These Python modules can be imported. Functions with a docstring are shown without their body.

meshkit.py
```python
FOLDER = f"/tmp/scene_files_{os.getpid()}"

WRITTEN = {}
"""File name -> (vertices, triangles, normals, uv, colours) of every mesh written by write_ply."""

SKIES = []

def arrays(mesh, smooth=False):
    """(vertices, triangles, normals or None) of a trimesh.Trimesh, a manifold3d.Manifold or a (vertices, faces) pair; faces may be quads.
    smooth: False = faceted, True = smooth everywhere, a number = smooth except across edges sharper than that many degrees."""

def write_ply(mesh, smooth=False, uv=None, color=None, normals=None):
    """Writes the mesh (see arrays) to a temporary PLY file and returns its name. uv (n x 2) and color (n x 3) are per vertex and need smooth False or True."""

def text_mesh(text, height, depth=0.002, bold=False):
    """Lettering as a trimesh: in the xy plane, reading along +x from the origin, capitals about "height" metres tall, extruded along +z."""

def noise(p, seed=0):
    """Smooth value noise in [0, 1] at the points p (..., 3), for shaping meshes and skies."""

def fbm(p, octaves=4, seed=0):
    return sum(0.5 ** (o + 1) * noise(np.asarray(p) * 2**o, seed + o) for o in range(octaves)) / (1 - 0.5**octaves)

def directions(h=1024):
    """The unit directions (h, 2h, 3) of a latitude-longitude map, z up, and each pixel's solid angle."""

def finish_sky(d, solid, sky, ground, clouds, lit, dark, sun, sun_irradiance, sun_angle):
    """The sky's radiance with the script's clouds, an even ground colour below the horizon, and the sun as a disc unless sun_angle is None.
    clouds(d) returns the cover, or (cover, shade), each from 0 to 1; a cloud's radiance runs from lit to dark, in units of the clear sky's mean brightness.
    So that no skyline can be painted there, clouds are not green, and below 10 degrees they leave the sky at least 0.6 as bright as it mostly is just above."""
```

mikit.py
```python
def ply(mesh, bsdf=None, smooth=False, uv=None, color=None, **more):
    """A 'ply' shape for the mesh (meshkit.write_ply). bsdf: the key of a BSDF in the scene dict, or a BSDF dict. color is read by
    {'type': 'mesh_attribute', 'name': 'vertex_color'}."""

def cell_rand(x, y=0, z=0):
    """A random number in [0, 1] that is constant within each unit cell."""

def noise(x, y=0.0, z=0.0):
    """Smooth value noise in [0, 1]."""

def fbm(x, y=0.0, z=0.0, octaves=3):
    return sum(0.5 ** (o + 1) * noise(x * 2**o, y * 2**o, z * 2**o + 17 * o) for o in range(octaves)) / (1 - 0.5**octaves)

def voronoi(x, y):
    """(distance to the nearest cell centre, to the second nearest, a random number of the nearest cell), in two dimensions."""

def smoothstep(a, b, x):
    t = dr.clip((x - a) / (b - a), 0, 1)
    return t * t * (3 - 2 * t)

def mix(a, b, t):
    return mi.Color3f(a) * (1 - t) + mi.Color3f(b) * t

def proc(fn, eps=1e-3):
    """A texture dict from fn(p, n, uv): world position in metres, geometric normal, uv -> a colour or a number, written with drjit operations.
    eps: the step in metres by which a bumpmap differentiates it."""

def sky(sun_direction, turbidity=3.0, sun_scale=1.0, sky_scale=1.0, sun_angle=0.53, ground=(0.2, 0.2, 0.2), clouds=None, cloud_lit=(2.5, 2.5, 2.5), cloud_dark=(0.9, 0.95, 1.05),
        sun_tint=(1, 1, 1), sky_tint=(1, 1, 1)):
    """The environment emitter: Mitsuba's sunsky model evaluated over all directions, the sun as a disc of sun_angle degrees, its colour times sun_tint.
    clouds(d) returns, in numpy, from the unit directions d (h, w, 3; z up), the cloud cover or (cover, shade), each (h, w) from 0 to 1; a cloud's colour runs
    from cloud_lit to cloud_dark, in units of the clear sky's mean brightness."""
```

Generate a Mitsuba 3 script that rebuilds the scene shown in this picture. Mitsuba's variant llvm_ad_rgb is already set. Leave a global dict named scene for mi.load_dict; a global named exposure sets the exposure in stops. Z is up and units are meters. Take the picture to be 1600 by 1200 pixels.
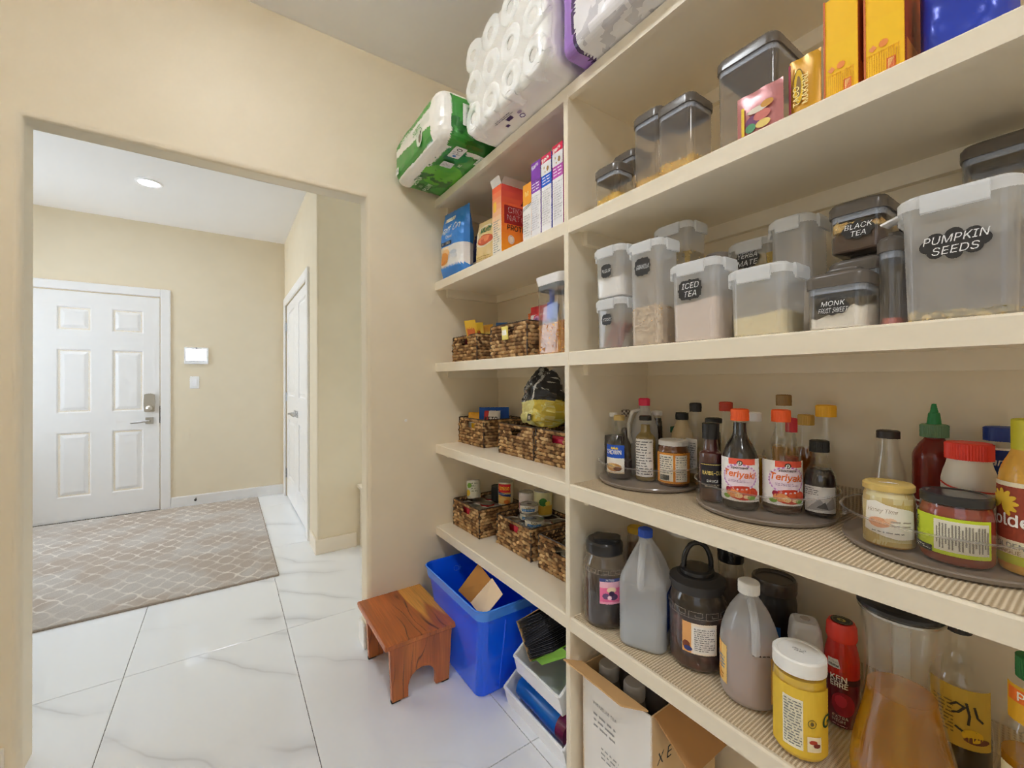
import math, random
import numpy as np
import trimesh
import mitsuba as mi
import drjit as dr
import mikit, meshkit
from shapely.geometry import Polygon, box as sbox, Point, LineString
from shapely import affinity, union_all
from shapely.ops import unary_union
import manifold3d as m3

# ------------------------------------------------------------------ camera, light, exposure
T = mi.ScalarTransform4f
scene, labels = {}, {}
EYE = np.array([0.0, 0.0, 1.22])
YAW, PITCH, ROLL, FOCAL = map(math.radians, (34.342, 0.294, -0.234, 0)) 
FOCAL = 654.64
_f = np.array([math.sin(YAW) * math.cos(PITCH), math.cos(YAW) * math.cos(PITCH), math.sin(PITCH)])
_r = np.array([math.cos(YAW), -math.sin(YAW), 0.0])
_u = np.cross(_r, _f)
_up = -math.sin(ROLL) * _r + math.cos(ROLL) * _u
scene['camera'] = {'type': 'perspective', 'fov_axis': 'x', 'fov': 2 * math.degrees(math.atan(800 / FOCAL)),
                   'principal_point_offset_x': 0.0, 'principal_point_offset_y': (600 - 591.28) / 1200.0,
                   'near_clip': 0.02, 'far_clip': 60.0,
                   'to_world': T().look_at(origin=EYE.tolist(), target=(EYE + _f).tolist(), up=_up.tolist())}
exposure = 0.0
PANTRY_LAMP = (33.0, 34.6, 36.6)       # radiance of the pantry's ceiling lamp near the shelves
REAR_LAMP = (52.0, 54.0, 57.0)         # radiance of its ceiling lamp behind the viewer
ENTRY_LAMP = (82.0, 86.0, 93.0)       # radiance of the entry's recessed lamps
DAYLIGHT = (2.8, 3.2, 3.6)            # daylight in the entry's window panes
NEAR_DAYLIGHT = (0.85, 0.9, 0.96)      # daylight in the pantry's own window, left of the viewer
scene['sky'] = mikit.sky((0.3, -0.4, 0.8), turbidity=3.0, sun_scale=0.0, sky_scale=0.03)

# ------------------------------------------------------------------ materials
def srgb(c):
    c = np.asarray(c, float) / 255.0
    return np.where(c <= 0.04045, c / 12.92, ((c + 0.055) / 1.055) ** 2.4).tolist()

def rgb(c):
    return {'type': 'rgb', 'value': srgb(c)}

def _decode(p, n, uv):
    """The plain colour of a face, kept in its uv as 8-bit sRGB."""
    u = dr.floor(uv.x + 0.5)
    r = dr.floor(u / 256)
    g = u - r * 256
    b = dr.floor(uv.y + 0.5)
    c = mi.Color3f(r, g, b) / 255
    return dr.select(c < 0.04045, c / 12.92, dr.power((c + 0.055) / 1.055, 2.4))

_dec = mikit.proc(_decode)

def two(b):
    return {'type': 'twosided', 'b': b}

COLOURED = {'matte': dict(roughness=0.85, specular=0.3), 'satin': dict(roughness=0.42, specular=0.5), 'gloss': dict(roughness=0.16, specular=0.5),
            'paper': dict(roughness=0.55, specular=0.4), 'foil': dict(roughness=0.28, specular=0.6, metallic=0.15), 'metal': dict(roughness=0.25, metallic=1.0)}
for _k, _v in COLOURED.items():
    scene[_k] = two({'type': 'principled', 'base_color': _dec, **_v})

def bs(name, d):
    scene[name] = d
    return name

def thin(c=None):
    d = {'type': 'thindielectric', 'int_ior': 1.45}
    if c is not None:
        d['specular_transmittance'] = {'type': 'rgb', 'value': list(c)}
    return d

bs('clear', thin((0.97, 0.98, 0.97)))
bs('clear_grey', thin((0.80, 0.78, 0.76)))
bs('amber_glass', thin((0.62, 0.38, 0.14)))
bs('pale_oil', thin((0.90, 0.84, 0.55)))
bs('tea', thin((0.66, 0.50, 0.42)))
bs('film', {'type': 'blendbsdf', 'weight': 0.25, 'a': thin(), 'b': two({'type': 'principled', 'base_color': rgb((250, 250, 250)), 'roughness': 0.3})})

def frosted(w, c, c2):
    return {'type': 'blendbsdf', 'weight': w, 'a': thin(c2), 'b': {'type': 'principledthin', 'base_color': rgb(c), 'roughness': 0.35, 'diff_trans': 0.5, 'spec_trans': 0.0, 'eta': 1.45}}

bs('frost', frosted(0.22, (252, 252, 254), (0.95, 0.96, 0.97)))
bs('frost_lid', frosted(0.72, (240, 242, 244), (0.95, 0.96, 0.97)))
bs('oil', {'type': 'blendbsdf', 'weight': 0.22, 'a': thin((0.97, 0.82, 0.22)), 'b': {'type': 'principledthin', 'base_color': rgb((222, 150, 10)), 'roughness': 0.3, 'diff_trans': 1.0, 'spec_trans': 0.0, 'eta': 1.45}})
bs('canister', frosted(0.012, (230, 230, 232), (0.95, 0.95, 0.94)))
bs('scuffed', frosted(0.10, (225, 225, 228), (0.93, 0.92, 0.91)))
bs('jug', frosted(0.40, (238, 240, 243), (0.95, 0.96, 0.97)))
bs('jar_plastic', frosted(0.010, (220, 215, 205), (0.93, 0.92, 0.90)))
bs('smoke_lid', two({'type': 'principled', 'base_color': rgb((92, 86, 80)), 'roughness': 0.22}))

# ------------------------------------------------------------------ scene entries
def numbered(name, used):
    if name not in used:
        return name
    k = 1
    while f'{name}_{k:03d}' in used:
        k += 1
    return f'{name}_{k:03d}'

_used = set()

def thing(name, label, category, group=None, kind=None):
    key = numbered(name, _used)
    _used.add(key)
    labels[key] = {'label': label}
    if category:
        labels[key]['category'] = category
    if group:
        labels[key]['group'] = group
    if kind:
        labels[key]['kind'] = kind
    return key

def sub(parent, name, label=None, kind=None):
    key = numbered(parent + '__' + name, _used)
    _used.add(key)
    if label or kind:
        labels[key] = {}
        if label:
            labels[key]['label'] = label
        if kind:
            labels[key]['kind'] = kind
    return key

def code(col, n):
    c = np.clip(np.round(np.asarray(col, float)), 0, 255)
    return np.tile([c[0] * 256 + c[1], c[2]], (n, 1))

def put(key, mesh, mat, col=None, smooth=30, **more):
    """One shape entry. col: an sRGB colour (0..255) for the coloured materials; Col meshes bring their own."""
    if isinstance(mesh, Col):
        v, f, uv = mesh.soup()
        scene[key] = mikit.ply((v, f), mat, smooth=False, uv=uv, **more)
        return key
    if hasattr(mesh, 'to_mesh'):
        m = mesh.to_mesh()
        mesh = trimesh.Trimesh(m.vert_properties[:, :3], m.tri_verts, process=False)
    if isinstance(mesh, (list, tuple)):
        mesh = trimesh.util.concatenate(list(mesh))
    if mat in COLOURED:
        if smooth and smooth is not True:
            mesh = trimesh.graph.smooth_shade(mesh, angle=math.radians(smooth), facet_minarea=None)
            smooth = True
        scene[key] = mikit.ply(mesh, mat, smooth=smooth, uv=code(col, len(mesh.vertices)), **more)
    else:
        scene[key] = mikit.ply(mesh, mat, smooth=smooth, **more)
    return key

def add(parent, name, mesh, mat, col=None, smooth=30, label=None, kind=None, **more):
    return put(sub(parent, name, label, kind), mesh, mat, col, smooth, **more)

class Col:
    """Triangles, each of one plain colour."""
    def __init__(self):
        self.t, self.c = [], []

    def tris(self, v, f, col):
        v = np.asarray(v, float)
        f = np.asarray(f, int)
        if len(f):
            self.t.append(v[f])
            self.c.append(np.tile(np.asarray(col, float), (len(f), 1)))
        return self

    def mesh(self, m, col):
        return self.tris(m.vertices, m.faces, col)

    def soup(self):
        t = np.concatenate(self.t)
        c = np.clip(np.round(np.concatenate(self.c)), 0, 255)
        uv = np.repeat(np.stack([c[:, 0] * 256 + c[:, 1], c[:, 2]], 1), 3, axis=0)
        return t.reshape(-1, 3), np.arange(len(t) * 3).reshape(-1, 3), uv

# ------------------------------------------------------------------ shapes
def mv(m, x=0, y=0, z=0, rz=0, rx=0, ry=0):
    m = m.copy()
    for a, d in ((rx, [1, 0, 0]), (ry, [0, 1, 0]), (rz, [0, 0, 1])):
        if a:
            m.apply_transform(trimesh.transformations.rotation_matrix(math.radians(a), d))
    m.apply_translation([x, y, z])
    return m

def box(x0, x1, y0, y1, z0, z1, b=0.0):
    """A box, its edges chamfered by b."""
    if b <= 0:
        m = trimesh.creation.box([x1 - x0, y1 - y0, z1 - z0])
        m.apply_translation([(x0 + x1) / 2, (y0 + y1) / 2, (z0 + z1) / 2])
        return m
    p = []
    for sx in (0, 1):
        for sy in (0, 1):
            for sz in (0, 1):
                X, Y, Z = (x0, x1)[sx], (y0, y1)[sy], (z0, z1)[sz]
                ix, iy, iz = (b, -b)[sx], (b, -b)[sy], (b, -b)[sz]
                p += [(X, Y + iy, Z + iz), (X + ix, Y, Z + iz), (X + ix, Y + iy, Z)]
    return trimesh.convex.convex_hull(np.array(p))

def grid_faces(rows, cols, closed=True):
    i, j = np.meshgrid(np.arange(rows - 1), np.arange(cols if closed else cols - 1), indexing='ij')
    a, b = i * cols + j, i * cols + (j + 1) % cols
    q = np.stack([a, b, b + cols, a + cols], -1).reshape(-1, 4)
    return np.vstack([q[:, [0, 1, 2]], q[:, [0, 2, 3]]])

def loft(rings, cap0=True, cap1=True):
    """Rings of equal point counts, joined; ends capped by fans about their centres."""
    n = len(rings[0])
    v = np.concatenate([np.asarray(r, float) for r in rings])
    f = [grid_faces(len(rings), n)]
    j = np.arange(n)
    if cap0:
        v = np.vstack([v, np.mean(rings[0], 0)])
        f.append(np.stack([(j + 1) % n, j, np.full(n, len(v) - 1)], 1))
    if cap1:
        v = np.vstack([v, np.mean(rings[-1], 0)])
        o = (len(rings) - 1) * n
        f.append(np.stack([o + j, o + (j + 1) % n, np.full(n, len(v) - 1)], 1))
    return trimesh.Trimesh(v, np.vstack(f), process=False)

def ring(hx, hy, r, z, n=6, cx=0.0, cy=0.0):
    """A rounded rectangle."""
    r = min(r, hx * 0.999, hy * 0.999)
    p = []
    for k, (sx, sy) in enumerate(((1, 1), (-1, 1), (-1, -1), (1, -1))):
        for a in np.linspace(0, math.pi / 2, n) + k * math.pi / 2:
            p.append((cx + sx * (hx - r) + r * math.cos(a), cy + sy * (hy - r) + r * math.sin(a), z))
    return np.array(p)

def rloft(levels, cap0=True, cap1=True, n=6):
    """levels: (z, hx, hy, r)."""
    return loft([ring(hx, hy, r, z, n) for z, hx, hy, r in levels], cap0, cap1)

def chaikin(p, times=2):
    p = np.asarray(p, float)
    for _ in range(times):
        a, b = p[:-1], p[1:]
        q = np.empty((2 * len(a), p.shape[1]))
        q[0::2], q[1::2] = 0.75 * a + 0.25 * b, 0.25 * a + 0.75 * b
        p = np.vstack([p[:1], q[1:-1], p[-1:]])
    return p

def lathe(prof, n=36, rnd=0):
    """A profile of (r, z) turned about z, from the bottom up; points at r = 0 close it."""
    p = chaikin(prof, rnd) if rnd else np.asarray(prof, float)
    a = np.arange(n) * 2 * math.pi / n
    rings = [np.stack([r * np.cos(a), r * np.sin(a), np.full(n, z)], 1) for r, z in p]
    return trimesh.Trimesh(np.concatenate(rings), grid_faces(len(p), n), process=False)

def cyl(r, z0, z1, n=32, b=0.0, x=0.0, y=0.0):
    b = min(b, r * 0.4, abs(z1 - z0) * 0.4)
    pr = [(0, z0), (r - b, z0)] + ([(r, z0 + b), (r, z1 - b)] if b else [(r, z1)]) + ([(r - b, z1)] if b else []) + [(0, z1)]
    return mv(lathe(pr, n), x, y)

def tube(path, r, n=10, closed=False):
    p = np.asarray(path, float)
    t = np.gradient(p, axis=0) if not closed else np.roll(p, -1, 0) - np.roll(p, 1, 0)
    t /= np.linalg.norm(t, axis=1, keepdims=True)
    ref = np.eye(3)[int(np.argmin(np.abs(t[0])))]
    rr = np.broadcast_to(r, (len(p),))
    rings, a = [], np.arange(n) * 2 * math.pi / n
    s = None
    for k in range(len(p)):
        s0 = np.cross(t[k], ref) if s is None else s - t[k] * (s @ t[k])
        s = s0 / np.linalg.norm(s0)
        u = np.cross(t[k], s)
        rings.append(p[k] + rr[k] * (np.cos(a)[:, None] * s + np.sin(a)[:, None] * u))
    if closed:
        rings.append(rings[0])
    return loft(rings, not closed, not closed)

def prism(poly, h, z=0.0):
    m = trimesh.creation.extrude_polygon(poly, h, engine='earcut')
    m.apply_translation([0, 0, z])
    return m

def prism_y(poly, y0, y1):
    """A polygon drawn in (x, z), extruded along y from y0 to y1."""
    m = trimesh.creation.extrude_polygon(poly, y1 - y0, engine='earcut')
    v = m.vertices.copy()
    return trimesh.Trimesh(np.stack([v[:, 0], y1 - v[:, 2], v[:, 1]], 1), m.faces, process=False)

def prism_x(poly, x0, x1):
    """A polygon drawn in (y, z), extruded along x."""
    m = trimesh.creation.extrude_polygon(poly, x1 - x0, engine='earcut')
    v = m.vertices.copy()
    return trimesh.Trimesh(np.stack([x0 + v[:, 2], v[:, 0], v[:, 1]], 1), m.faces, process=False)

def rrect(w, h, r, cx=0, cy=0):
    return sbox(cx - w / 2 + r, cy - h / 2 + r, cx + w / 2 - r, cy + h / 2 - r).buffer(r, quad_segs=4)

def man(m):
    m = m.copy()
    m.merge_vertices()
    return m3.Manifold(m3.Mesh(np.asarray(m.vertices, np.float32), np.asarray(m.faces, np.uint32)))

def unman(m):
    q = m.to_mesh()
    return trimesh.Trimesh(q.vert_properties[:, :3], q.tri_verts, process=False)

def crumple(m, amp, freq, seed=0):
    """Push a mesh's points about by noise."""
    v = np.asarray(m.vertices)
    d = np.stack([meshkit.fbm(v * freq + 31.7 * k, 3, seed + k) for k in range(3)], 1) - 0.5
    m = m.copy()
    m.vertices = v + 2 * amp * d
    return m

# ------------------------------------------------------------------ flat print: lettering, panels and marks as thin coloured pieces
_glyphs = {}

def glyphs(s, bold):
    if (s, bold) not in _glyphs:
        m = meshkit.text_mesh(s, 1.0, 0.1, bold)
        top = m.face_normals[:, 2] > 0.5
        v = np.asarray(m.vertices)[:, :2]
        _glyphs[s, bold] = (v - [v[:, 0].min(), 0], m.faces[top], v[:, 0].max() - v[:, 0].min())
    return _glyphs[s, bold]

class Print:
    """A flat design in metres (s to the right, t up); later pieces lie over earlier ones."""
    def __init__(self):
        self.items = []

    def poly(self, p, col):
        p = p if hasattr(p, 'area') else Polygon(p)
        if p.area > 0:
            self.items.append(('p', p, col))
        return self

    def rect(self, s0, t0, s1, t1, col):
        return self.poly(sbox(s0, t0, s1, t1), col)

    def oval(self, s, t, a, b, col, rot=0):
        return self.poly(affinity.translate(affinity.rotate(affinity.scale(Point(0, 0).buffer(1, quad_segs=8), a, b), rot), s, t), col)

    def ringe(self, s, t, a, b, w, col):
        o = affinity.scale(Point(0, 0).buffer(1, quad_segs=8), a, b)
        i = affinity.scale(Point(0, 0).buffer(1, quad_segs=8), a - w, b - w)
        return self.poly(affinity.translate(o.difference(i), s, t), col)

    def line(self, pts, w, col):
        return self.poly(LineString(pts).buffer(w / 2, cap_style=2), col)

    def text(self, s, x, y, h, col, align='c', bold=False, rot=0, sx=1.0, shear=0.0, fit=None):
        v, f, w = glyphs(s, bold)
        if fit and w * h * sx > fit:
            sx = fit / (w * h)
        p = v * [h * sx, h]
        p[:, 0] += shear * p[:, 1] - {'l': 0, 'c': 0.5, 'r': 1}[align] * w * h * sx
        a = math.radians(rot)
        p = p @ np.array([[math.cos(a), math.sin(a)], [-math.sin(a), math.cos(a)]]) + [x, y]
        self.items.append(('t', (p, f), col))
        return self

    def small(self, s0, t0, s1, t1, rows, col, seed=0, fill=0.36):
        """Rows of print too small to read."""
        rng = random.Random(seed)
        h = (t1 - t0) / rows
        for k in range(rows):
            s = s0
            e = s1 - (s1 - s0) * rng.choice([0, 0, 0.05, 0.3])
            while s < e:
                w = min(rng.uniform(0.5, 2.2) * h, e - s)
                self.rect(s, t0 + (k + 0.5 - fill / 2) * h, s + w, t0 + (k + 0.5 + fill / 2) * h, col)
                s += w + 0.45 * h
        return self

    def bars(self, s0, t0, s1, t1, col=(25, 25, 25), seed=1, across=False):
        rng = random.Random(seed)
        s, a, e = (s0, s0, s1) if not across else (t0, t0, t1)
        n = (e - a) / 26
        while s < e - n:
            w = n * rng.choice([0.5, 0.8, 1.3])
            self.rect(s, t0, s + w, t1, col) if not across else self.rect(s0, s, s1, s + w, col)
            s += w + n * rng.choice([0.5, 0.9])
        return self

    def pieces(self, step):
        lift = 0
        for kind, g, col in self.items:
            lift += 1
            if kind == 't':
                yield g[0], g[1], col, lift
                continue
            parts = [g]
            if step:
                a, _, b, _ = g.bounds
                lo, hi = g.bounds[1] - 1, g.bounds[3] + 1
                parts = [g.intersection(sbox(k * step, lo, (k + 1) * step, hi)) for k in range(math.floor(a / step), math.ceil(b / step) + 1)]
            for q in parts:
                for h in getattr(q, 'geoms', [q]):
                    if h.geom_type == 'Polygon' and h.area > 1e-9:
                        v, f = trimesh.creation.triangulate_polygon(h, engine='earcut')
                        if np.ndim(v) != 2 or not len(f):
                            continue
                        yield np.asarray(v), f, col, lift

    def on(self, fn, step=None, out=None, lift=0.00012):
        """fn(s, t, d) -> points, d the height over the surface."""
        out = out or Col()
        for v, f, col, k in self.pieces(step):
            p = fn(v[:, 0], v[:, 1], 0.0002 + lift * min(k, 12))
            e = (v[f[:, 1], 0] - v[f[:, 0], 0]) * (v[f[:, 2], 1] - v[f[:, 0], 1]) - (v[f[:, 1], 1] - v[f[:, 0], 1]) * (v[f[:, 2], 0] - v[f[:, 0], 0])
            f = np.where(e[:, None] < 0, f[:, ::-1], f)
            out.tris(p, f, col)
        return out

    def flat(self, o, u, w, out=None):
        """On the plane through o with s along u and t along w."""
        o, u, w = (np.asarray(x, float) for x in (o, u, w))
        u, w = u / np.linalg.norm(u), w / np.linalg.norm(w)
        n = np.cross(u, w)
        return self.on(lambda s, t, d: o + s[:, None] * u + t[:, None] * w + d * n, None, out)

    def round(self, cx, cy, z, r, deg, out=None, slope=0.0):
        """Round an upright cylinder of radius r about (cx, cy), s = 0 at the bearing deg, t from z up; slope: growth of r with t."""
        a0 = math.radians(deg)
        def fn(s, t, d):
            a, R = a0 + s / r, r + slope * t + d
            return np.stack([cx + R * np.cos(a), cy + R * np.sin(a), z + t], 1)
        return self.on(fn, max(0.004, r * 0.12), out)

def facing(x, y):
    """The bearing from (x, y) towards the middle of the aisle, where one stands to read a label."""
    return math.degrees(math.atan2(0.0 - y, 0.0 - x))

# ================================================================== THE SETTING
YW, YB = 1.946, 2.058            # the two faces of the wall with the opening
XS = 1.237                       # the wall behind the shelves
XE = 0.531                       # the entry's right-hand wall
YF = 5.19                        # the wall with the entry door
H1 = 2.725
WX0, BY0 = -1.05, -1.75          # pantry: left wall, wall behind the viewer

def wall_colour(p, n, uv):
    d = mikit.fbm(p.x * 9, p.y * 9, p.z * 9, 3) - 0.5
    return mikit.mix(srgb((230, 218, 194)), srgb((225, 213, 188)), dr.clip(0.5 + d, 0, 1))

def roller(p, n, uv):
    return mikit.fbm(p.x * 260, p.y * 260, p.z * 260, 2) * 0.00015

bs('wall_paint', two({'type': 'bumpmap', 'arbitrary': mikit.proc(roller, 1e-3), 'b': {'type': 'principled', 'base_color': mikit.proc(wall_colour), 'roughness': 0.55, 'specular': 0.35}}))
bs('shelf_paint', two({'type': 'principled', 'base_color': rgb((233, 223, 202)), 'roughness': 0.38, 'specular': 0.45}))
bs('ceiling_paint', two({'type': 'principled', 'base_color': rgb((232, 230, 228)), 'roughness': 0.9, 'specular': 0.2}))
bs('white_paint', two({'type': 'principled', 'base_color': rgb((236, 235, 234)), 'roughness': 0.3, 'specular': 0.5}))
bs('cream_trim', two({'type': 'principled', 'base_color': rgb((232, 222, 205)), 'roughness': 0.35, 'specular': 0.45}))
bs('grout', two({'type': 'diffuse', 'reflectance': rgb((120, 117, 112))}))

def marble(p, n, uv):
    """White polished porcelain with soft grey veins; every tile has its own stretch of them."""
    cx, cy = dr.floor((p.x + 0.35) / 0.6), dr.floor((p.y - 2.34) / 1.2)
    k = mikit.cell_rand(cx, cy, 3) * 40
    x, y = p.x + k, p.y + k * 1.7
    w = mikit.fbm(x * 1.1, y * 1.1, k, 4) - 0.5
    def veins(ang, f, amp, seed, width):
        u = (x * math.cos(ang) + y * math.sin(ang)) * f + w * amp + (mikit.fbm(x * 5, y * 5, seed, 3) - 0.5) * 0.12
        d = dr.abs(u - dr.floor(u) - 0.5)
        on = mikit.smoothstep(0.50, 0.72, mikit.fbm(x * 1.9, y * 1.9, k + seed, 3))
        return dr.exp(-dr.square(d / width)) * on, dr.exp(-dr.square(d / (width * 6))) * on
    v1, h1 = veins(1.05, 1.6, 0.85, 9, 0.014)
    v2, h2 = veins(0.80, 2.3, 1.0, 23, 0.010)
    c = mikit.mix(srgb((236, 239, 243)), srgb((218, 221, 226)), dr.clip(h1 + h2 * 0.7, 0, 1))
    return mikit.mix(c, srgb((188, 188, 191)), dr.clip(v1 * 0.5 + v2 * 0.4, 0, 1))

bs('marble', two({'type': 'principled', 'base_color': mikit.proc(marble), 'roughness': 0.07, 'specular': 0.55}))

def structure(name, mesh, mat, label, smooth=30, col=None):
    key = thing(name, label, None, kind='structure')
    put(key, mesh, mat, col, smooth)
    return key

# floor: a grout bed and one tile after another, 60 x 120 cm
FX0, FX1, FY0, FY1 = -1.85, 2.2, BY0, YF
floor = structure('floor', box(FX0, FX1, FY0, FY1 + 0.05, -0.06, -0.0025), 'grout', 'white marble-look tile floor')
for i in range(-3, 5):
    for j in range(-4, 3):
        x0, y0 = -0.35 + 0.6 * i, 2.34 + 1.2 * j
        a0, a1, b0, b1 = max(x0 + 0.0012, FX0), min(x0 + 0.5988, FX1), max(y0 + 0.0012, FY0), min(y0 + 1.1988, FY1)
        if a1 - a0 > 0.02 and b1 - b0 > 0.02:
            add(floor, 'tile', box(a0, a1, b0, b1, -0.009, 0.0, 0.0008), 'marble', smooth=False)

# ceilings
structure('ceiling', box(WX0 - 0.1, XS + 0.1, BY0 - 0.1, YW + 0.02, H1, H1 + 0.1), 'ceiling_paint', 'flat white pantry ceiling')
structure('ceiling_entry', box(-1.9, 2.3, YB - 0.02, YF + 0.1, H1, H1 + 0.1), 'ceiling_paint', 'flat white entry ceiling')

# the wall with the opening: its edges rounded as plaster bullnoses
def opening_wall():
    wall = box(WX0 - 0.1, 2.3, YW, YB, -0.05, H1 + 0.05)
    xl, xr, zl, R = -0.527, 0.530, 2.06, 0.022
    rings = []
    for y, e in [(YW - 0.02, R)] + [(YW + R * (1 - math.cos(a)), R * (1 - math.sin(a))) for a in np.linspace(0, math.pi / 2, 8)] \
            + [(YB - R * (1 - math.cos(a)), R * (1 - math.sin(a))) for a in np.linspace(math.pi / 2, 0, 8)] + [(YB + 0.02, R)]:
        rings.append([(xl - e, y, -0.2), (xr + e, y, -0.2), (xr + e, y, zl + e), (xl - e, y, zl + e)])
    cut = loft([np.array(r) for r in rings])
    cut.fix_normals()
    return unman(man(wall) - man(cut))

structure('wall_north', opening_wall(), 'wall_paint', 'beige pantry wall with a wide cased-free opening', smooth=25)
structure('wall_east', box(XS, XS + 0.1, BY0 - 0.1, YW, -0.05, H1 + 0.05), 'wall_paint', 'beige wall behind the pantry shelves')
structure('wall_west', unman(man(box(WX0 - 0.1, WX0, BY0 - 0.1, YW, -0.05, H1 + 0.05)) - man(box(WX0 - 0.2, WX0 + 0.1, -1.5, 0.0, 0.85, 2.25))), 'wall_paint', 'beige left wall of the pantry')
structure('wall_south', box(WX0, XS, BY0 - 0.1, BY0, -0.05, H1 + 0.05), 'wall_paint', 'beige wall at the near end of the pantry')
# entry
structure('wall_entry', box(-1.9, XE + 0.1, YF, YF + 0.12, -0.05, H1 + 0.05), 'wall_paint', 'beige entry wall beside the white front door')
def closet_wall():
    r = 0.018
    plan = Polygon([(XE, YF), (XE, 3.221), (2.3, 3.221), (2.3, 3.32), (XE + 0.1, 3.32), (XE + 0.1, YF)])
    plan = plan.buffer(-r).buffer(r, quad_segs=6)
    m = prism(plan, H1 + 0.1, -0.05)
    hole = box(XE - 0.05, XE + 0.045, 3.60, 5.06, -0.2, 2.03)
    return unman(man(m) - man(hole))
structure('wall_closet', closet_wall(), 'wall_paint', 'beige entry wall with white double closet doors and a rounded corner', smooth=25)
def side_wall(x0, x1, y0, y1, wy0, wy1, wz0, wz1):
    return unman(man(box(x0, x1, y0, y1, -0.05, H1 + 0.05)) - man(box(x0 - 0.1, x1 + 0.1, wy0, wy1, wz0, wz1)))
structure('wall_entry_west', side_wall(-1.9, -1.80, YB, YF, 3.35, 4.75, 0.55, 2.3), 'wall_paint', 'beige left wall of the entry with a window')
structure('wall_entry_east', side_wall(2.2, 2.3, YB, 3.221, 2.2, 3.1, 0.35, 2.5), 'wall_paint', 'beige right wall of the entry alcove with a window')

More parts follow.
